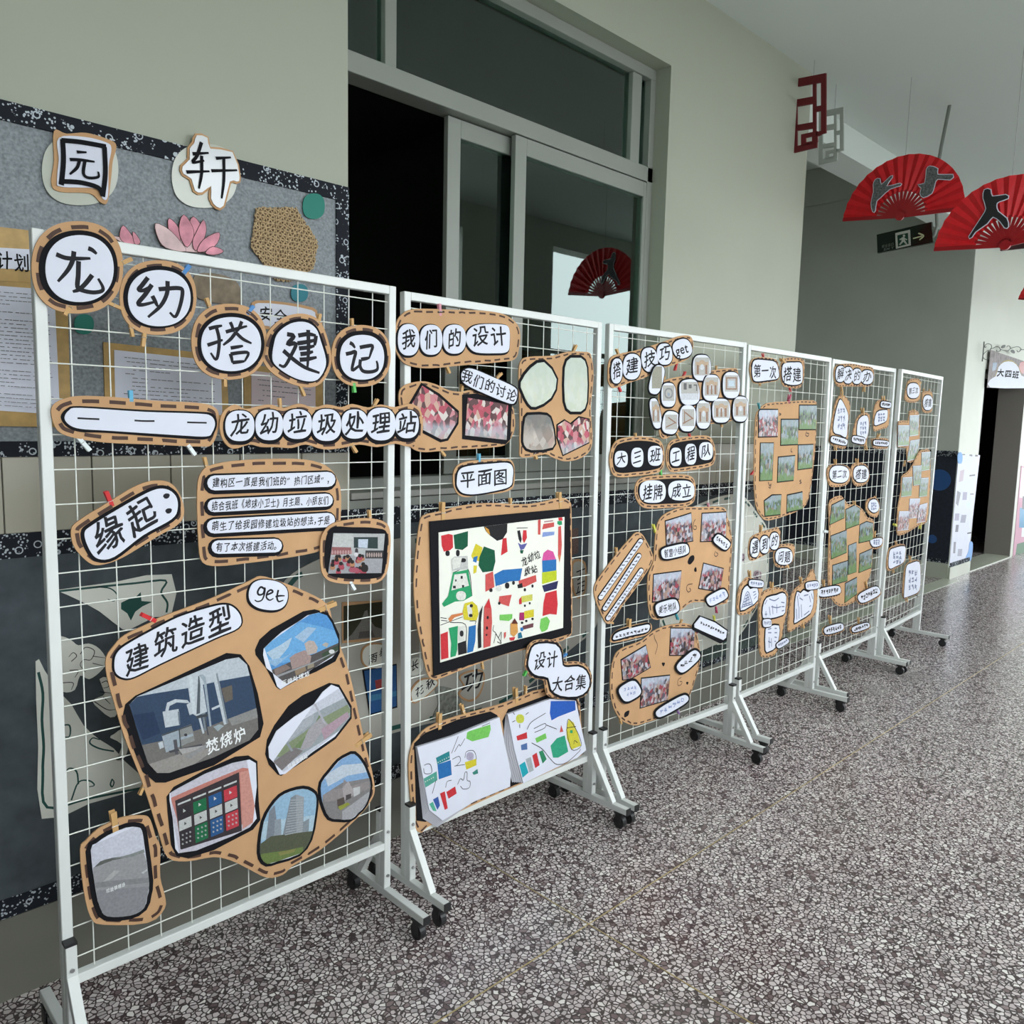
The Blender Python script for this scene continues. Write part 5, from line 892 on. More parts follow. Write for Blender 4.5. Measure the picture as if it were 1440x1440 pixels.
# ---- rack 3
b = bd(2, 'skill', 'title_strip', 'slanting kraft strip of five overlapping oval cards ending in Latin letters, third rack top', 'slanting skill title strip', P('D 95,560 105,450 160,388 350,345 600,268 750,215 845,212 880,270 870,370 820,430 700,480 600,510 450,590 300,640 200,680 140,690 100,640'), dl=.024)
for cx, cy, rx, ry, ro, t in ((172, 535, 52, 115, 3, '搭'), (312, 495, 82, 118, 5, '建'), (474, 432, 74, 112, -8, '技'), (612, 380, 70, 98, -5, '巧'), (776, 330, 86, 88, -20, '')):
    c = b.card(EL('D', cx, cy, rx, ry, ro), .006); X, Y = 840+cx/6.545, 440+cy/6.545
    if t: b.text(t, (X-rx*.78/6.545, Y+1.2), (X+rx*.78/6.545, Y-1.2), 22, c)
    else: b.text('get', (X-9.5, Y+3), (X+9.5, Y-4), 19, c)
b = bd(2, 'ovals', 'photo_board', 'kraft board with a cluster of twelve oval prints of wooden block shapes, third rack', 'oval block print board', P('D 560,900 570,700 620,620 800,580 900,570 1050,530 1250,508 1290,540 1310,700 1300,850 1240,990 1000,1030 740,1100 620,1160 570,1110'), cat='photo board', layer=1)
ov = [(540, 615, 58, 135, 14), (645, 755, 66, 110, 0), (835, 730, 92, 118, -6), (955, 505, 82, 118, 0), (1040, 690, 76, 120, 5), (1220, 665, 78, 120, 0), (530, 925, 45, 140, -10), (665, 1010, 74, 105, 10), (818, 970, 75, 120, 3), (970, 935, 65, 130, 0), (1130, 900, 82, 110, 0), (1305, 885, 70, 115, 3)]
for k, (cx, cy, rx, ry, ro) in enumerate(ov):
    c = b.card(EL('D', cx, cy, rx, ry, ro, 14, 2.8), .007, lvl=1+(k % 3)*1.1, shift=(-.3, .4)); h = EL('D', cx, cy, rx, ry, ro, 14, 2.8); L_ = 2+(k % 3)*1.1
    def bx(x0, y0, x1, y1): return [(840+(cx+x)/6.545, 440+(cy+y)/6.545) for x, y in ((x0*rx, y0*ry), (x1*rx, y0*ry), (x1*rx, y1*ry), (x0*rx, y1*ry))]
    BG, BR, LB = (.46, .45, .42), (.30, .16, .10), (.50, .36, .24)
    if k in (0,): lay = [((.34, .33, .26), bx(-.8, -.9, .8, .6))]
    elif k in (1,): lay = [(BG, bx(-.8, -.8, .8, .5)), ((.25, .25, .25), EL('D', cx, cy-15, rx*.6, ry*.45)), (BG, EL('D', cx, cy-15, rx*.42, ry*.32)), ((.3, .35, .42), EL('D', cx, cy-5, rx*.18, ry*.15))]
    elif k in (2,): lay = [(BG, bx(-.85, -.8, .9, .1)), ((.62, .64, .68), bx(-.85, .1, .9, .6)), ((.12, .12, .12), bx(-.6, -.7, -.3, -.2)), ((.12, .12, .12), bx(-.1, -.6, .2, -.3)), ((.12, .12, .12), bx(.4, -.6, .75, -.5)), ((.12, .12, .12), bx(.65, -.6, .75, -.1))]
    elif k in (5,): lay = [(BG, bx(-.8, -.75, .8, .5)), (BR, bx(-.65, -.6, .65, -.5)), (BR, bx(-.65, -.6, -.5, .35)), (BR, bx(.5, -.6, .65, .35)), ((.3, .16, .1), bx(-.65, .25, .65, .35)), ((.5, .6, .68), bx(-.35, -.35, .35, .1))]
    elif k in (7, 8): lay = [(BG, bx(-.7, -.7, .8, .6)), (BR, [(840+(cx+x*rx)/6.545, 440+(cy+y*ry)/6.545) for x, y in ((-.3, -.5), (.7, 0), (.65, .1), (-.35, -.4))]), (BR, [(840+(cx+x*rx)/6.545, 440+(cy+y*ry)/6.545) for x, y in ((.7, 0), (-.6, .45), (-.6, .35), (.6, -.05))])]+([(BR, bx(-.45, -.6, -.35, .4))] if k == 8 else [])
    else: lay = [(BG, bx(-.85, -.8, .85, .6)), (LB, bx(-.7, -.45, .7, -.2)), (BR, bx(-.6, -.2, -.35, .5)), (BR, bx(.35, -.2, .6, .5)), (LB, EL('D', cx, cy-ry*.3, rx*.35, ry*.3)), ((.62, .64, .68), EL('D', cx, cy-ry*.05, rx*.22, ry*.22))]+([(BR, bx(-.1, -.2, .1, .5))] if k in (4, 10) else [])
    b.art(c, h, lay, L_)
def caps(i, key, label, short, outline, blobs, name='title_strip', grow=.018, **kw):
    b = bd(i, key, name, label, short, outline, **kw); loc = offset([q-b.c for q in b.loc], -grow); link('black_card', prism(loc, -.0015-.0022, -.0012), BLACK, b.root)
    for cr, cx, cy, rx, ry, t in blobs:
        c = b.sheet('white_card', EL(cr, cx, cy, rx, ry, sq=2.7), PAPER, 2.2); ox, oy, k = CR[cr]; X, Y = ox+cx/k, oy+cy/k; b.text(t, (X-rx*.80/k, Y+1), (X+rx*.80/k, Y-1), ry*1.35/k, c, 2.2)
    return b
caps(2, 'dsb', 'left dark capsule sign with three white character cards, third rack', 'left dark capsule sign', P('p 857,645 861,628 870,618 895,613.5 920,616 931,624 934,645 931,660 920,666 895,669.5 870,671 860,664'), [('D', 212, 1345, 60, 76, '大'), ('D', 360, 1330, 56, 90, '三'), ('D', 525, 1315, 68, 92, '班')])
caps(2, 'gcd', 'right dark capsule sign with three white character cards under a red peg', 'right dark capsule sign', P('p 936,640 940,624 950,617 975,613 995,613 1003,622 1006,640 1002,653 990,658 965,662 945,664 938,656'), [('D', 715, 1325, 52, 85, '工'), ('D', 852, 1300, 53, 96, '程'), ('D', 992, 1272, 63, 82, '队')])
caps(2, 'gp', 'dark capsule sign with two wide white cards and four characters under a green peg', 'four character capsule sign', P('E 435,200 450,110 510,65 650,48 800,42 900,55 942,110 945,210 925,280 850,315 700,325 540,330 470,290'), [('E', 580, 187, 110, 95, '挂牌'), ('E', 822, 178, 110, 84, '成立')])
b = bd(2, 'slips', 'caption_board', 'tilted kraft board with three slanting strips of writing, left side of the third rack', 'tilted writing board', P('E 90,1030 110,950 200,820 300,690 400,575 440,535 480,535 520,580 585,720 572,800 500,920 400,1060 330,1150 250,1280 200,1300 150,1220 110,1120'))
for a, e in (((142, 1080), (480, 605)), ((178, 1172), (466, 730)), ((205, 1255), (485, 855))):
    q = CAP((820+a[0]/6, 660+a[1]/6), (820+e[0]/6, 660+e[1]/6), 2.9)
    c = b.card(q, .005, n=1); b.scribble((820+a[0]/6, 660+a[1]/6), (820+e[0]/6, 660+e[1]/6), 3.2, c, 15, wpx=.55)
def pq(cr, s): return P(cr+' '+s)
b = bd(2, 'teams', 'photo_board', 'large kraft board with four team photos and white name capsules, middle of the third rack', 'upper team photo board', P('E 605,600 620,480 660,400 740,350 850,318 1000,318 1180,320 1215,400 1255,600 1235,900 1210,1130 1000,1120 900,1130 820,1190 740,1230 620,1270 565,1230 545,1100 545,900 590,780'), cat='photo board', n=3)
for s_, l_, t, cc in (('690,440 905,372 922,600 700,640', (760, 690, 118, 50, -13), '智慧小组队', 0), ('1000,375 1200,362 1198,600 987,605', (1155, 612, 72, 42, 38), '', 0), ('592,890 822,860 803,1090 582,1115', (695, 1165, 98, 60, -16), '美乐地队', 0), ('1012,795 1178,840 1148,1030 972,1000', (1115, 1078, 92, 45, -28), '', 0)):
    b.photo(pq('E', s_), CROWD, .006, white=.0); cx, cy, rx, ry, ro = l_
    c = b.card(EL('E', cx, cy, rx, ry, ro, sq=3.5), .009, lvl=5); X, Y = 820+cx/6, 660+cy/6; dx, dy = math.cos(math.radians(ro))*rx*.82/6, math.sin(math.radians(ro))*rx*.82/6
    if t: b.text(t, (X-dx, Y-dy), (X+dx, Y+dy), 11.5, c, 6, jit=1.5)
    else: b.scribble((X-dx, Y-dy), (X+dx, Y+dy), 6, c, 5, 6, .8, None if cx < 1156 and cy < 700 else M('blue_ballpoint', (.25, .3, .5), .6))
b.ink([pq('E', '945,420 930,450 928,500 950,505 952,480 935,478'), pq('E', '1115,690 1105,720 1120,735 1135,715 1120,700'), pq('E', '920,965 880,975 870,1010 885,1035 905,1020 895,1000'), pq('E', '1225,430 1235,470 1238,520')], .8, b.back, 0, BROWN, 'marker_doodle', False)
for s_ in ('880,775 900,735 930,725 935,760 905,800 885,798', '935,840 950,825 955,860 938,862'): b.sheet('paper_heart', pq('E', s_), BLACK, .3, n=3)
b = bd(2, 'teams2', 'photo_board', 'lower rounded kraft board with three team photos and name capsules, foot of the third rack', 'lower team photo board', P('F 118,750 150,560 220,470 400,400 460,350 550,290 680,250 860,250 930,400 940,600 900,750 850,900 780,1010 600,1100 450,1150 330,1178 200,1110 130,950'), cat='photo board', n=3)
for s_, l_ in (('215,580 440,445 482,640 300,745 232,755', (283, 858, 96, 78, -30)), ('672,285 888,288 878,528 662,528', (822, 585, 125, 52, -42)), ('403,748 660,720 640,940 392,1012', (672, 995, 168, 42, -30))):
    b.photo(pq('F', s_), CROWD, .006); cx, cy, rx, ry, ro = l_
    c = b.card(EL('F', cx, cy, rx, ry, ro, sq=3.2), .011, lvl=5); X, Y = 840+cx/6.545, 840+cy/6.545; dx, dy = math.cos(math.radians(ro))*rx*.8/6.545, math.sin(math.radians(ro))*rx*.8/6.545
    if cx == 283: b.scribble((X-9, Y-2), (X+10, Y-6), 5, c, 4, 6, .8, MATS['blue_ballpoint']); b.scribble((X-5, Y+5), (X+8, Y+2), 5, c, 3, 6, .8, MATS['blue_ballpoint'])
    else: b.scribble((X-dx, Y-dy), (X+dx, Y+dy), 8 if cx == 822 else 6, c, 4 if cx == 822 else 6, 6, 1.0, None if cx == 822 else MATS['blue_ballpoint'])
b.ink([pq('F', '520,345 525,380 550,440 530,525'), pq('F', '770,735 740,760 740,810 770,800 775,775 755,775'), pq('F', '900,340 908,420')], .7, b.back, 0, BROWN, 'marker_doodle', False)
for s_ in ('590,605 605,600 620,605 605,635', '815,780 835,778 830,800 820,800', '245,1100 250,1060 290,1040 285,1080 265,1098'): b.sheet('paper_heart', pq('F', s_), BLACK, .3, n=3)
b = bd(2, 'cap1', 'caption_strip', 'slim white capsule strip with a wooden peg above the lower team board, left', 'left slim strip', P('F 120,390 150,330 230,280 400,240 480,235 500,290 450,345 350,375 200,410 130,415'), layer=1, dl=.02)
c = b.card(P('F 140,370 160,335 230,302 420,255 470,252 472,285 440,320 300,350 170,385 142,385'), .008); b.scribble((864, 896), (910, 884), 4.5, c, 9, wpx=.8)
b = bd(2, 'cap2', 'caption_strip', 'white strip slanting down to the right with dark border, lower right of the third rack', 'down-slanting strip', P('F 875,255 940,165 1080,215 1200,300 1190,400 1130,425 1020,370 880,300'), layer=1, n=1, dash=False, mat=BLACK, bname='black_border')
c = b.sheet('white_card', P('F 888,248 945,178 1080,232 1188,308 1180,370 1155,392 1020,335 890,275'), PAPER, 1, n=1); b.scribble((984, 875), (1018, 891), 3.6, c, 10, 1, .8)
# ---- racks 4-6
def small(i, key, label, short, cr, outline, white, txt=None, ab=None, hp=12, grow=.007, kg=.0, name='title_strip', dash=True, layer=0, n=3):
    b = bd(i, key, name, label, short, P(cr+' '+outline) if isinstance(outline, str) else outline, dash=dash, dl=.022, dw=.006, gap=.016, inset=.006, layer=layer, n=n)
    ws = white if isinstance(white, list) else [white]; cs = []
    for w_ in ws: cs.append(b.card(P(cr+' '+w_) if isinstance(w_, str) else w_, grow, n=3))
    if txt: b.text(txt, ab[0], ab[1], hp, cs[0], jit=1)
    return b, cs
small(3, 'g1', 'small rounded sign with three characters, left one at the top of the fourth rack', 'left top sign', 'G', '160,230 190,160 290,145 400,170 430,250 425,350 330,378 230,390 185,370 165,310', '175,240 200,175 300,175 390,195 418,280 410,340 320,358 210,368 180,330', '第一次', ((1058, 521), (1091, 523.5)), 18)
small(3, 'g2', 'small rounded sign with two characters, right one at the top of the fourth rack', 'right top sign', 'G', '440,230 480,160 560,150 650,170 662,260 650,370 610,430 520,425 455,390', '450,270 470,205 560,195 628,205 638,300 628,380 560,402 480,385 455,340', '搭建', ((1099.5, 526), (1126, 526)), 20)
b = bd(3, 'field', 'photo_board', 'tall kraft board with eight snapshots of a lawn activity, fourth rack', 'tall field photo board', P('p 1062,590 1067,577 1078,567 1106,564.5 1144,563 1148,575 1147,620 1143,662 1137,700 1128,715 1105,725 1080,732 1070,726 1062,708 1060,660'), cat='photo board', n=2)
for s_ in ('G 237,650 250,632 412,632 408,872 235,876', 'G 445,722 600,722 595,945 440,952', 'G 612,592 770,592 762,808 608,808', 'G 255,938 372,938 358,1275 247,1280', 'G 602,958 738,952 728,1160 598,1178', 'G 418,1070 570,1055 555,1275 410,1292', 'H 290,30 H 360,-20 442,-25 435,150 295,165', 'H 500,-20 638,-50 640,100 495,130'):
    b.photo(P(s_), FIELD if not s_.endswith('876') else CROWD, .007, n=1)
b.ink([P('G 430,655 430,680 445,670 432,665'), P('G 680,830 670,860 690,875 700,850 680,845'), P('G 540,985 535,1010 548,1020'), P('G 325,1295 340,1330 352,1310 345,1350 330,1340'), P('G 630,1275 615,1285 632,1300 615,1310')], .8, b.back, 0, BROWN, 'marker_doodle', False)
def multi(i, key, label, short, outline, cards, layer=0, name='title_strip'):
    b = bd(i, key, name, label, short, outline, dl=.022, dw=.006, gap=.016, inset=.006, layer=layer, n=3)
    for k, (cr, cx, cy, rx, ry, ro, t, hp) in enumerate(cards):
        c = b.card(EL(cr, cx, cy, rx, ry, ro), .007, lvl=1+.5*(k % 2)); ox, oy, kk = CR[cr]; X, Y = ox+cx/kk, oy+cy/kk; e = rx*.78/kk
        if t == '~': b.scribble((X-e, Y+e*.15), (X+e, Y-e*.15), hp, c, max(3, int(e/2.0)), 2+.5*(k % 2), .8)
        elif t: b.text(t, (X-e, Y+1), (X+e, Y-1), hp, c, 2+.5*(k % 2))
    return b
multi(3, 'meet', 'scalloped kraft sign with three oval character cards, middle left of the fourth rack', 'three oval sign', P('H 145,480 165,370 250,320 350,290 430,275 438,400 420,470 340,500 270,540 180,580 150,550'), [('H', 200, 460, 42, 86, 3, '遇', 18), ('H', 290, 430, 43, 80, 3, '到', 17), ('H', 380, 398, 43, 78, 3, '的', 16)])
multi(3, 'ask', 'small kraft sign with one white card and two characters, centre of the fourth rack', 'two character sign', P('H 378,540 400,450 480,425 560,430 572,500 550,590 480,640 400,630'), [('H', 468, 540, 78, 76, 0, '问题', 16)])
SKM = SKETCH
def sketchboard(i, key, label, short, outline, whites, labs):
    b = bd(i, key, 'sketch_board', label, short, outline, dl=.022, dw=.006, gap=.016, inset=.006, n=3)
    for w_, ln in whites:
        c = b.card(P(w_), .009, n=2); b.ink([P(l_) for l_ in ln], .8, c, 2, M('blue_pencil', (.14, .17, .28), .7), 'pencil_lines', False)
    for cr, cx, cy, rx, ry, ro in labs:
        c = b.card(EL(cr, cx, cy, rx, ry, ro, sq=3.5), .006, lvl=4); ox, oy, k = CR[cr]; X, Y = ox+cx/k, oy+cy/k; dx, dy = math.cos(math.radians(ro))*rx*.8/k, math.sin(math.radians(ro))*rx*.8/k
        b.scribble((X-dx, Y-dy), (X+dx, Y+dy), ry*.9/k, c, 5, 5, .7, MATS['blue_pencil'])
    return b
sketchboard(3, 'sk1', 'kraft sign with a striped pyramid sketch, left edge of the fourth rack', 'pyramid sketch sign', P('H 40,950 60,830 110,750 160,730 265,790 270,880 220,990 150,1060 70,1080 42,1040'), [('H 90,850 130,808 155,840 222,830 225,940 150,1000 70,1035 75,940', ['H 75,1020 130,860 180,990', 'H 95,960 150,930', 'H 88,985 165,960', 'H 82,1005 175,975', 'H 105,930 145,910', 'H 115,900 140,890', 'H 120,990 130,880', 'H 100,1005 118,930', 'H 145,990 140,900', 'H 180,870 205,860', 'H 185,900 210,880', 'H 190,930 212,905'])], [('H', 205, 788, 68, 32, 5)])
sketchboard(3, 'sk2', 'tall kraft board with two pencil sketches and small labels, centre foot of the fourth rack', 'two sketch board', P('H 245,960 290,860 400,825 490,850 512,930 500,1060 470,1180 440,1350 390,1440 300,1470 250,1430 240,1200'), [('H 275,1000 310,920 400,895 455,875 488,910 480,1020 460,1075 330,1110 275,1100', ['H 290,980 310,940', 'H 330,930 380,945 420,920', 'H 350,1000 400,1010 440,1000', 'H 300,1040 300,1090', 'H 330,1000 340,1080', 'H 360,990 365,1070', 'H 400,980 400,1060', 'H 440,960 470,965', 'H 445,1000 470,1000', 'H 445,1040 468,1035', 'H 290,1070 310,1070']), ('H 300,1210 340,1182 420,1175 422,1270 395,1370 330,1412 298,1400', ['H 320,1210 350,1200', 'H 320,1240 350,1240', 'H 330,1280 330,1380', 'H 350,1290 352,1370', 'H 380,1200 400,1200', 'H 380,1240 402,1240', 'H 380,1280 400,1285', 'H 378,1320 392,1320', 'H 320,1320 345,1330'])], [('H', 305, 1150, 40, 36, -4), ('H', 448, 1335, 62, 26, -32)])
sketchboard(3, 'sk3', 'pointed kraft sign with a tall pencil sketch, lower right of the fourth rack', 'pointed sketch sign', P('H 525,1000 550,870 640,785 690,730 738,655 775,790 780,900 765,1050 700,1140 600,1190 515,1235 510,1130'), [('H 568,1100 570,960 590,865 620,880 650,850 690,870 735,850 738,960 710,1060 620,1120 565,1152', ['H 590,900 600,1000', 'H 580,1020 585,1120', 'H 605,1000 605,1110', 'H 625,980 630,1100', 'H 610,920 640,940', 'H 650,900 690,890', 'H 700,900 712,960', 'H 720,880 730,930', 'H 700,1000 715,990', 'H 650,1080 700,1040', 'H 600,880 605,905'])], [('H', 722, 805, 62, 36, -8)])
multi(4, 'solve', 'kraft title strip with four oval character cards at the top of the fifth rack', 'four oval title strip', P('G 935,300 960,220 1080,205 1200,225 1290,245 1300,330 1270,410 1150,415 1050,415 960,410'), [('G', 988, 300, 44, 74, 4, '解', 15), ('G', 1058, 312, 44, 76, 2, '决', 15), ('G', 1140, 322, 44, 70, 2, '的', 14), ('G', 1232, 330, 56, 64, 3, '办', 14)])
def note(i, key, label, short, outline, white, lab=None, layer=0):
    b = bd(i, key, 'note_sign', label, short, P(outline), dash=True, dl=.02, dw=.005, gap=.016, inset=.005, n=3, layer=layer); 
    if white:
        c = b.card(P(white), .007, n=3); xs_ = [p[0] for p in P(white)]; ys_ = [p[1] for p in P(white)]; xa, xb, ya, yb = min(xs_), max(xs_), min(ys_), max(ys_)
        for r in range(3): b.scribble((xa+(xb-xa)*.25, ya+(yb-ya)*(.32+.2*r)), (xa+(xb-xa)*.8, ya+(yb-ya)*(.30+.2*r)), (yb-ya)*.16, c, 3, 2, .7, MATS['blue_pencil'])
    if lab:
        cr, cx, cy, rx, ry, ro = lab; c = b.card(EL(cr, cx, cy, rx, ry, ro, sq=3.5), .006, lvl=4); ox, oy, k = CR[cr]; X, Y = ox+cx/k, oy+cy/k; dx, dy = math.cos(math.radians(ro))*rx*.8/k, math.sin(math.radians(ro))*rx*.8/k
        b.scribble((X-dx, Y-dy), (X+dx, Y+dy), ry*.9/k, c, 7, 5, .8)
    return b
note(4, 'rocket', 'tall rocket shaped note with a white label, upper left of the fifth rack', 'rocket note', 'G 895,870 920,700 950,560 985,500 1030,500 1075,560 1080,640 1065,760 1060,900 1035,985 960,975 900,940', 'G 925,830 935,700 965,580 990,535 1030,600 1058,680 1052,780 1040,880 990,860', ('G', 968, 915, 78, 32, 14))
note(4, 'arch', 'arched white note with a slanting label, upper middle of the fifth rack', 'arched note', 'G 1105,850 1140,720 1180,670 1230,655 1265,690 1255,800 1240,900 1225,960 1150,950 1110,910', 'G 1140,850 1150,740 1190,690 1235,690 1248,760 1240,850 1215,905 1160,880', ('G', 1148, 908, 62, 32, 12))
note(4, 'drawn', 'kraft note with a slanted dark framed sketch, upper right of the fifth rack', 'slanted sketch note', 'T 430,540 430,400 455,270 500,205 600,200 640,280 638,400 615,540 540,570 450,600', 'T 440,515 470,360 580,330 605,350 590,460 520,500', ('T', 575, 262, 66, 38, 8))
note(4, 'strip5', 'small horizontal white strip with thick kraft underside, right of the arched note', 'small level strip', 'T 410,720 420,690 610,690 620,780 590,820 460,815 420,790', None, ('T', 515, 748, 100, 34, 5))
multi(4, 'g3', 'small rounded three character sign, middle of the fifth rack, left of a pair', 'left middle sign', P('G 868,1220 890,1145 980,1130 1075,1160 1085,1250 1050,1320 940,1342 890,1320'), [('G', 978, 1222, 90, 78, 3, '第二次', 12)])
multi(4, 'g4', 'small square two character sign, middle of the fifth rack, right of a pair', 'right middle sign', P('G 1088,1200 1110,1130 1180,1115 1240,1150 1260,1240 1230,1310 1150,1335 1110,1300'), [('G', 1178, 1220, 70, 76, -4, '搭建', 14)])
b = bd(4, 'field2', 'photo_board', 'kraft board with eight tilted green field snapshots, lower half of the fifth rack', 'tilted field photo board', P('H 885,120 900,20 1000,-20 1060,60 1130,60 1200,110 1240,180 1295,200 1300,300 1285,560 1270,700 1200,860 1120,960 990,1000 920,940 885,860 880,600 890,300'), cat='photo board', n=2)
for s_ in ('910,70 1028,12 1025,180 890,245', '1040,110 1120,70 1168,100 1160,240 1040,285', '1170,250 1230,222 1288,235 1285,385 1160,412', '900,355 1045,300 1045,500 905,560', '1065,440 1135,412 1135,680 1060,705', '1168,520 1280,470 1272,640 1160,685', '918,625 1055,582 1052,760 915,800', '1035,790 1140,735 1140,880 1030,962'): b.photo(P('H '+s_), FIELD, .006, n=1)
note(4, 'n1', 'round white note at the right edge of the fifth rack beside the field snapshots', 'round edge note', 'H 1225,90 1240,20 1300,-5 1345,30 1350,120 1325,180 1260,160', 'H 1245,90 1260,30 1310,15 1340,60 1335,115 1290,135')
note(4, 'n2', 'small curved white note at the right edge of the fifth rack, lower', 'curved edge note', 'H 1250,400 1275,375 1370,358 1385,400 1365,455 1290,470', 'H 1262,400 1290,380 1365,370 1372,410 1350,440 1290,448')
for key, lab, sh, cx, cy, rx, ry, ro in (('n3', 'curved white strip at the lower left of the fifth rack', 'lower left strip', 888, 860, 104, 42, -10), ('n4', 'wavy white strip at the lower right of the fifth rack', 'lower right strip', 1252, 890, 108, 48, -27), ('n5', 'small white strip by itself at the foot of the fifth rack, left', 'foot left strip', 928, 1205, 92, 36, -16), ('n6', 'smaller white strip by itself at the foot of the fifth rack, right', 'foot right strip', 1175, 1192, 84, 28, -18)):
    b = Board(PANEL[4], key, 'note_strip', lab, 'sign', sh, EL('H', cx, cy+6, rx+12, ry+14, ro, sq=3), 1, dl=.02, dw=.005, gap=.016, inset=.004)
    c = b.card(EL('H', cx, cy, rx, ry, ro, sq=3.2), .007); X, Y = 1030+cx/6.545, 700+cy/6.545; dx, dy = math.cos(math.radians(ro))*rx*.8/6.545, math.sin(math.radians(ro))*rx*.8/6.545; b.scribble((X-dx, Y-dy), (X+dx, Y+dy), ry/6.545, c, 7, 2, .8)
multi(5, 'h1', 'white rounded sign with three characters at the top left of the farthest rack', 'top left sign', P('I 690,640 720,500 750,430 830,405 900,430 905,560 900,680 850,725 760,730 700,700'), [('I', 802, 570, 84, 102, 0, '第三次', 9)])
multi(5, 'h2', 'narrow white sign with two characters at the top right of the farthest rack', 'top right sign', P('I 925,740 930,610 960,580 1050,580 1068,650 1065,780 1050,860 970,870 932,830'), [('I', 998, 732, 64, 100, 0, '搭建', 11)])
b = bd(5, 'f3', 'photo_board', 'kraft board with three green field photos, upper left of the farthest rack', 'upper field photo board', P('T 745,700 750,470 870,465 885,350 940,335 1005,360 1018,560 1015,760 960,960 860,985 850,810 745,800'), cat='photo board', n=2)
for s_ in ('T 742,530 880,530 875,770 740,782', 'T 888,405 1005,400 995,640 888,655', 'T 895,725 1010,705 975,940 855,970'): b.photo(P(s_), FIELD, .007, white=.005)
b = bd(5, 'f4', 'photo_board', 'kraft board with six small outdoor photos, middle of the farthest rack', 'lower field photo board', P('J 600,700 640,500 650,290 720,240 800,130 840,40 900,-60 960,-70 1030,-60 1040,300 1020,640 990,900 880,950 740,1040 620,1085 585,1030'), cat='photo board', n=2, layer=1)
for k, s_ in enumerate(('J 915,-30 1035,-40 1020,190 910,210', 'J 795,150 912,145 900,395 805,405', 'J 660,310 790,300 775,540 640,560', 'J 895,315 1005,310 985,545 880,560', 'J 755,595 895,590 850,840 735,850', 'J 885,680 990,650 960,890 850,910', 'J 615,765 755,762 735,1000 590,1015')): b.photo(P(s_), FIELD if k < 4 else CROWD, .006, white=.004, lvl=1+.8*(k % 2))
note(5, 'n7', 'white note with two lines of writing, lower left of the farthest rack', 'lower left note', 'K 160,300 180,160 230,80 400,50 415,200 395,300 290,370 200,410 165,390', 'K 180,330 195,150 250,105 395,78 402,180 380,290 270,350 205,378')
note(5, 'n8', 'tall white note with four lines of writing, lower right of the farthest rack', 'tall lower note', 'K 375,700 400,400 440,310 500,275 595,270 620,420 615,620 580,720 480,760 400,790', 'K 390,740 405,500 425,350 480,310 590,290 610,450 605,620 570,700 470,745 400,768')
# writing on the wall pieces
b, c = SAFE; b.text('安全', (362, 440), (404, 446), 20, c, 1.5, jit=1)
DOC1[0].text('计划', (-7, 365), (42, 371), 25, DOC1T, 2.2, BLACK, jit=.4)
b, c = W1; b.text('雨', (517, 928), (531, 924), 14, c, .5); b.text('拳', (532, 919), (546, 914), 14, c, .5)
W2.text('长', (577, 938), (589, 934), 14, W2.back, 0); b, c = W3; b.text('花', (583, 976), (596, 968), 13, c, .5); b.text('秋', (598, 965), (612, 957), 14, c, .5)
b, c = W4; b.text('功', (648, 962), (680, 954), 28, c, .5); b, c = W5; b.text('丁', (808, 810), (823, 806), 15, c, .5); b.text('正', (809, 828), (823, 824), 16, c, .5)
DS.text('大四班', (1401, 523.5), (1433, 527.5), 10, DSW, .9, BLACK, jit=.1, bold=.05)
EXB.text('安全出口', (1240, 347), (1257, 343), 4.2, EXB.back, 0, M('exit_grey', (.12, .14, .12), .6), jit=0); EXB.text('EXIT', (1243, 351), (1257, 348), 4, EXB.back, 0, MATS['exit_grey'], jit=0)
# ================================================================ CLOTHES PEGS (each holds one sign to the wires)
PEGC = dict(w=('wooden', WOOD), r=('red', M('red_peg_paint', (.55, .012, .015), .5)), b=('blue', M('blue_peg_paint', (.04, .20, .48), .5)), l=('light blue', M('light_blue_peg_paint', (.10, .40, .60), .5)), g=('green', M('green_peg_paint', (.08, .45, .08), .5)),
            p=('pink', M('pink_peg_paint', (.60, .25, .30), .5)), y=('yellow', M('yellow_peg_paint', (.60, .58, .06), .5)), h=('white', M('white_peg_paint', (.72, .76, .76), .5)), v=('purple', M('purple_peg_paint', (.25, .12, .35), .5)), t=('teal', M('teal_peg_paint', (.03, .30, .35), .5)), m=('magenta', M('magenta_peg_paint', (.45, .03, .10), .5)))
def jaw_mesh(s):
    'one leg of a peg, lying along +x from tip (0) to tail (1), s=-1 front, +1 back'
    mb = MB(); pr = [(0, .3), (.0, 1.2), (.12, 1.7), (.55, 2.0), (1.0, 2.4), (1.0, 1.5), (.52, .35)]
    w_ = .11; n = len(pr); k = .062*s
    for z in (-w_, w_):
        mb.v += [Vector((x, y*k, z)) for x, y in pr]
    mb.f = [tuple(range(n)), tuple(range(2*n-1, n-1, -1))]+[(i, n+i, n+(i+1) % n, (i+1) % n) for i in range(n)]; return mb.mesh('jaw')
JF, JB = jaw_mesh(-1), jaw_mesh(1); SPR = MB().tube([(.46, .13, -.115), (.46, .13, .115)], .028, 6).tube([(.46, -.14, -.125), (.40, -.15, -.125), (.46, .13, -.125)], .014, 4).tube([(.46, -.14, .125), (.40, -.15, .125), (.46, .13, .125)], .014, 4).tube([(.42, -.148, -.12), (.42, -.148, .12)], .014, 4).mesh('spring')
USED = {}
def pos_word(dx, dz, w_, h_):
    v = 'top' if dz > h_*.28 else ('bottom' if dz < -h_*.28 else 'middle'); h = 'left' if dx < -w_*.18 else ('right' if dx > w_*.18 else 'centre')
    return '%s %s' % (v, h) if v != 'middle' or h != 'centre' else 'centre'
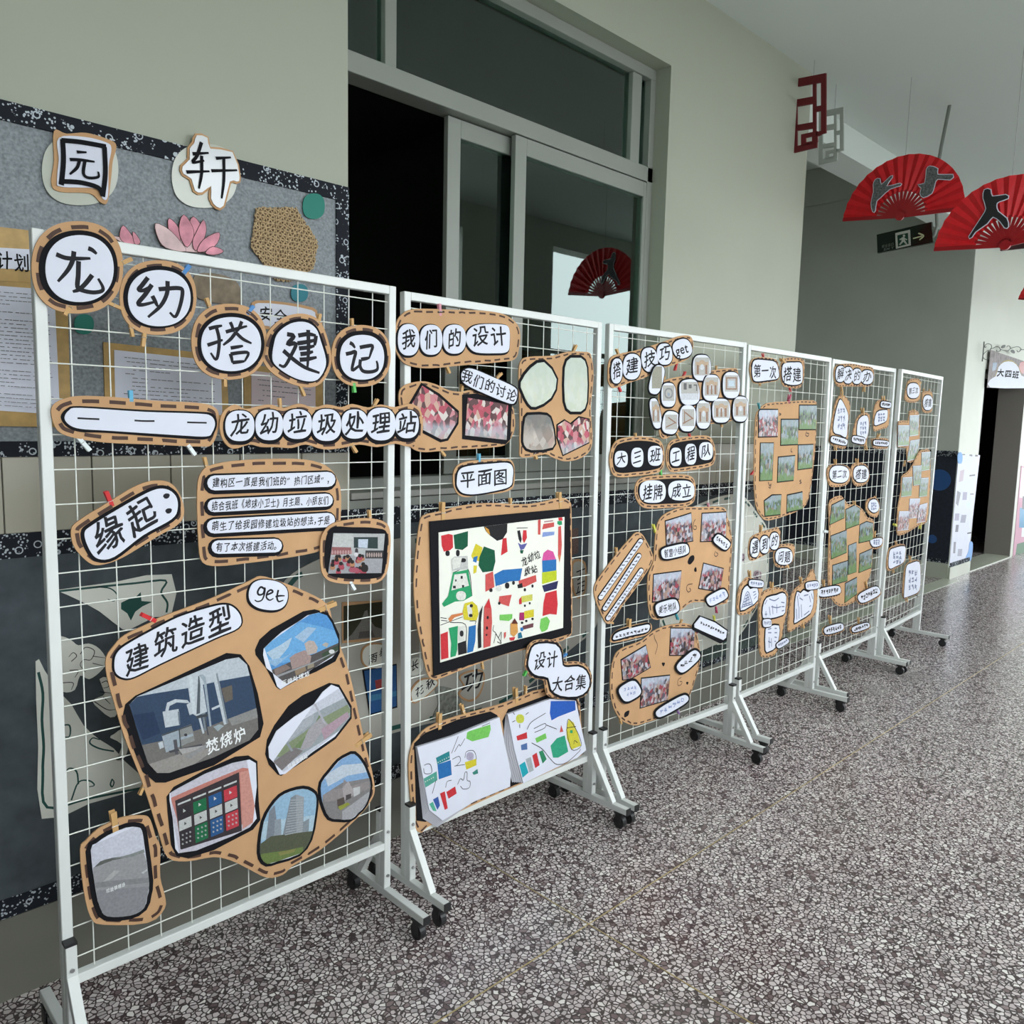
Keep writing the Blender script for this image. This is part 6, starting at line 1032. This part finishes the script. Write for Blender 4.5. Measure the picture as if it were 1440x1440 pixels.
def peg(key, c, x0, y0, x1, y1):
    b = BOARDS[key]; d = b.d+.004; A, B_ = b.pl.L(x0, y0, d), b.pl.L(x1, y1, d); e = B_-A; Ln = e.length; u = e/Ln; Lr = min(max(Ln, .034), .062)
    mw = b.pl.mw @ Matrix.Translation((A.x, -b.d+.003, A.y)) @ Matrix((( u.x, 0, -u.y, 0), (0, 1, 0, 0), (u.y, 0, u.x, 0), (0, 0, 0, 1))) @ Matrix.Diagonal((Lr, Lr, Lr, 1))
    nm, mt = PEGC[c]; W_ = max(q.x for q in b.loc)-min(q.x for q in b.loc); H_ = max(q.y for q in b.loc)-min(q.y for q in b.loc)
    M_ = (A+B_)/2; w_ = pos_word(M_.x-b.c.x, M_.y-b.c.y, W_, H_)
    rk = ['nearest', 'second', 'third', 'fourth', 'fifth', 'farthest'][PANEL.index(b.pl)]
    lab = '%s clothes peg, %s of the %s, %s rack' % (nm, w_, b.short, rk)
    if lab in USED: lab = lab.replace('clothes peg,', 'clothes peg, further %s,' % ('right' if x0 > USED[lab] else 'left'))
    USED[lab] = x0
    o = empty('clothes_peg', mw, lab, 'clothes peg', 'clothes pegs on the mesh racks')
    if mt.name not in _pm: _pm[mt.name] = [m_.copy() for m_ in (JF, JB)]; [m_.materials.append(mt) for m_ in _pm[mt.name]]
    link('jaw', _pm[mt.name][0], None, o); link('jaw', _pm[mt.name][1], None, o); link('spring', SPR, STEEL, o)
_pm = {}
PG = '''long w a 415,1010 368,1092; long w a 655,815 745,775; long w a 610,1020 690,1055; you b a 1010,890 1070,812; you w a 735,1130 745,1180; you w a 820,1180 808,1270; da w a 1200,1080 1165,995; da b a 1380,1105 1430,1040; da w d 150,95 150,175; jian w b 590,1165 605,1085; jian w d 570,155 598,228
ji w b 790,1185 785,1110; ji g d 872,130 880,208; dash l c 745,290 738,195; dash h c 440,455 510,535; dash h c 1048,485 1102,560; title2 w d 465,315 458,240; title2 w d 975,310 1010,245; title2 w d 850,478 890,545; yuanqi r c 640,860 600,765; yuanqi w c 870,1000 900,985; story w c 1175,650 1155,572
class w d 970,940 962,870; class h g 785,190 830,275; big r e 890,300 800,258; big w g 540,440 698,372; big w f 1200,600 1298,525; big w e 825,1200 790,1275; fill w V 750,440 710,130; fill w f -10,1240 -25,1250; wmdsj p A 375,215 368,125; wmdsj w A 405,505 435,580; talkcap w A 730,625 775,580; talk w A 510,730 520,650; talk w A 365,1065 405,1120
four w A 1235,460 1262,395; four w A 975,1080 1005,1140; plan l A 628,1185 627,1105; draw w B 275,270 275,125; draw w B 1125,180 1118,50; draw w B 768,185 768,105; draw w B 562,1280 568,1345; album b B 1135,1265 1172,1235; album g B 900,1330 865,1395; pages w C 282,520 285,385; pages w C 805,335 795,210; pages w C 868,285 868,215; pages w C 455,415 432,340
skill w D 215,405 185,330; skill r D 200,650 225,725; skill r D 745,455 725,530; ovals r D 795,605 820,540; ovals w D 1105,555 1105,490; ovals w D 1140,995 1160,1050; ovals w D 735,1100 760,1160; ovals w D 610,650 628,590; dsb w D 365,1185 360,1105; gcd r D 870,1180 855,1110; gp g E 670,80 662,5; slips w E 292,735 288,660; slips w E 215,1290 262,1300
teams y E 620,535 600,465; teams p E 1070,345 1065,285; teams m E 1130,1160 1135,1200; teams t E 790,1215 810,1270; cap1 w E 395,1385 398,1245; teams2 w F 765,270 790,205; cap2 y F 1090,230 1085,175; teams2 m F 920,330 955,305; teams2 v F 740,1030 755,1060; teams2 w F 215,1100 230,1168
g1 r G 300,175 290,110; g1 w G 260,350 265,410; g2 w G 505,215 450,150; g2 r G 535,410 545,465; field m G 520,575 540,490; field t G 262,625 250,565; field r G 210,1190 185,1225; meet w H 268,345 275,250; ask w H 490,590 520,645; sk1 w H 175,755 165,670; sk1 w H 175,1010 165,1070; sk2 w H 375,880 370,760; sk2 w H 390,1380 385,1450; sk3 w H 648,800 635,730; sk3 w H 645,1120 660,1200
solve w G 1010,400 1018,480; solve w G 1225,385 1218,465; rocket w G 1018,555 1015,470; rocket w G 950,930 960,1005; arch w G 1215,700 1205,605; arch w G 1230,920 1240,1000; drawn w T 580,270 570,150; strip5 w T 485,715 520,630; g3 w G 960,1165 955,1085; g4 w G 1160,1165 1155,1080; field2 w H 1135,110 1130,30; field2 h H 885,315 840,305; n1 w H 1310,40 1325,-15; n2 w H 1320,370 1318,305
n3 w H 852,830 848,755; n4 w H 1245,830 1225,745; n5 w H 912,1160 905,1085; n6 w H 1170,1160 1170,1100; h1 w I 875,490 920,455; h2 w I 965,610 965,540; h2 w I 1035,610 1040,545; f3 w T 965,410 955,320; f3 w T 850,970 835,1045; f4 w J 950,10 955,-50; f4 y J 600,960 565,935; f4 y J 930,910 910,1000; n7 w K 310,80 300,10; n8 w K 490,300 490,210; n8 w K 435,750 445,830; n7 w K 265,360 265,440'''
for ent in PG.replace('\n', ';').split(';'):
    t = ent.split()
    (x0, y0), (x1, y1) = P(' '.join(t[2:])); peg(t[0], t[1], x0, y0, x1, y1)
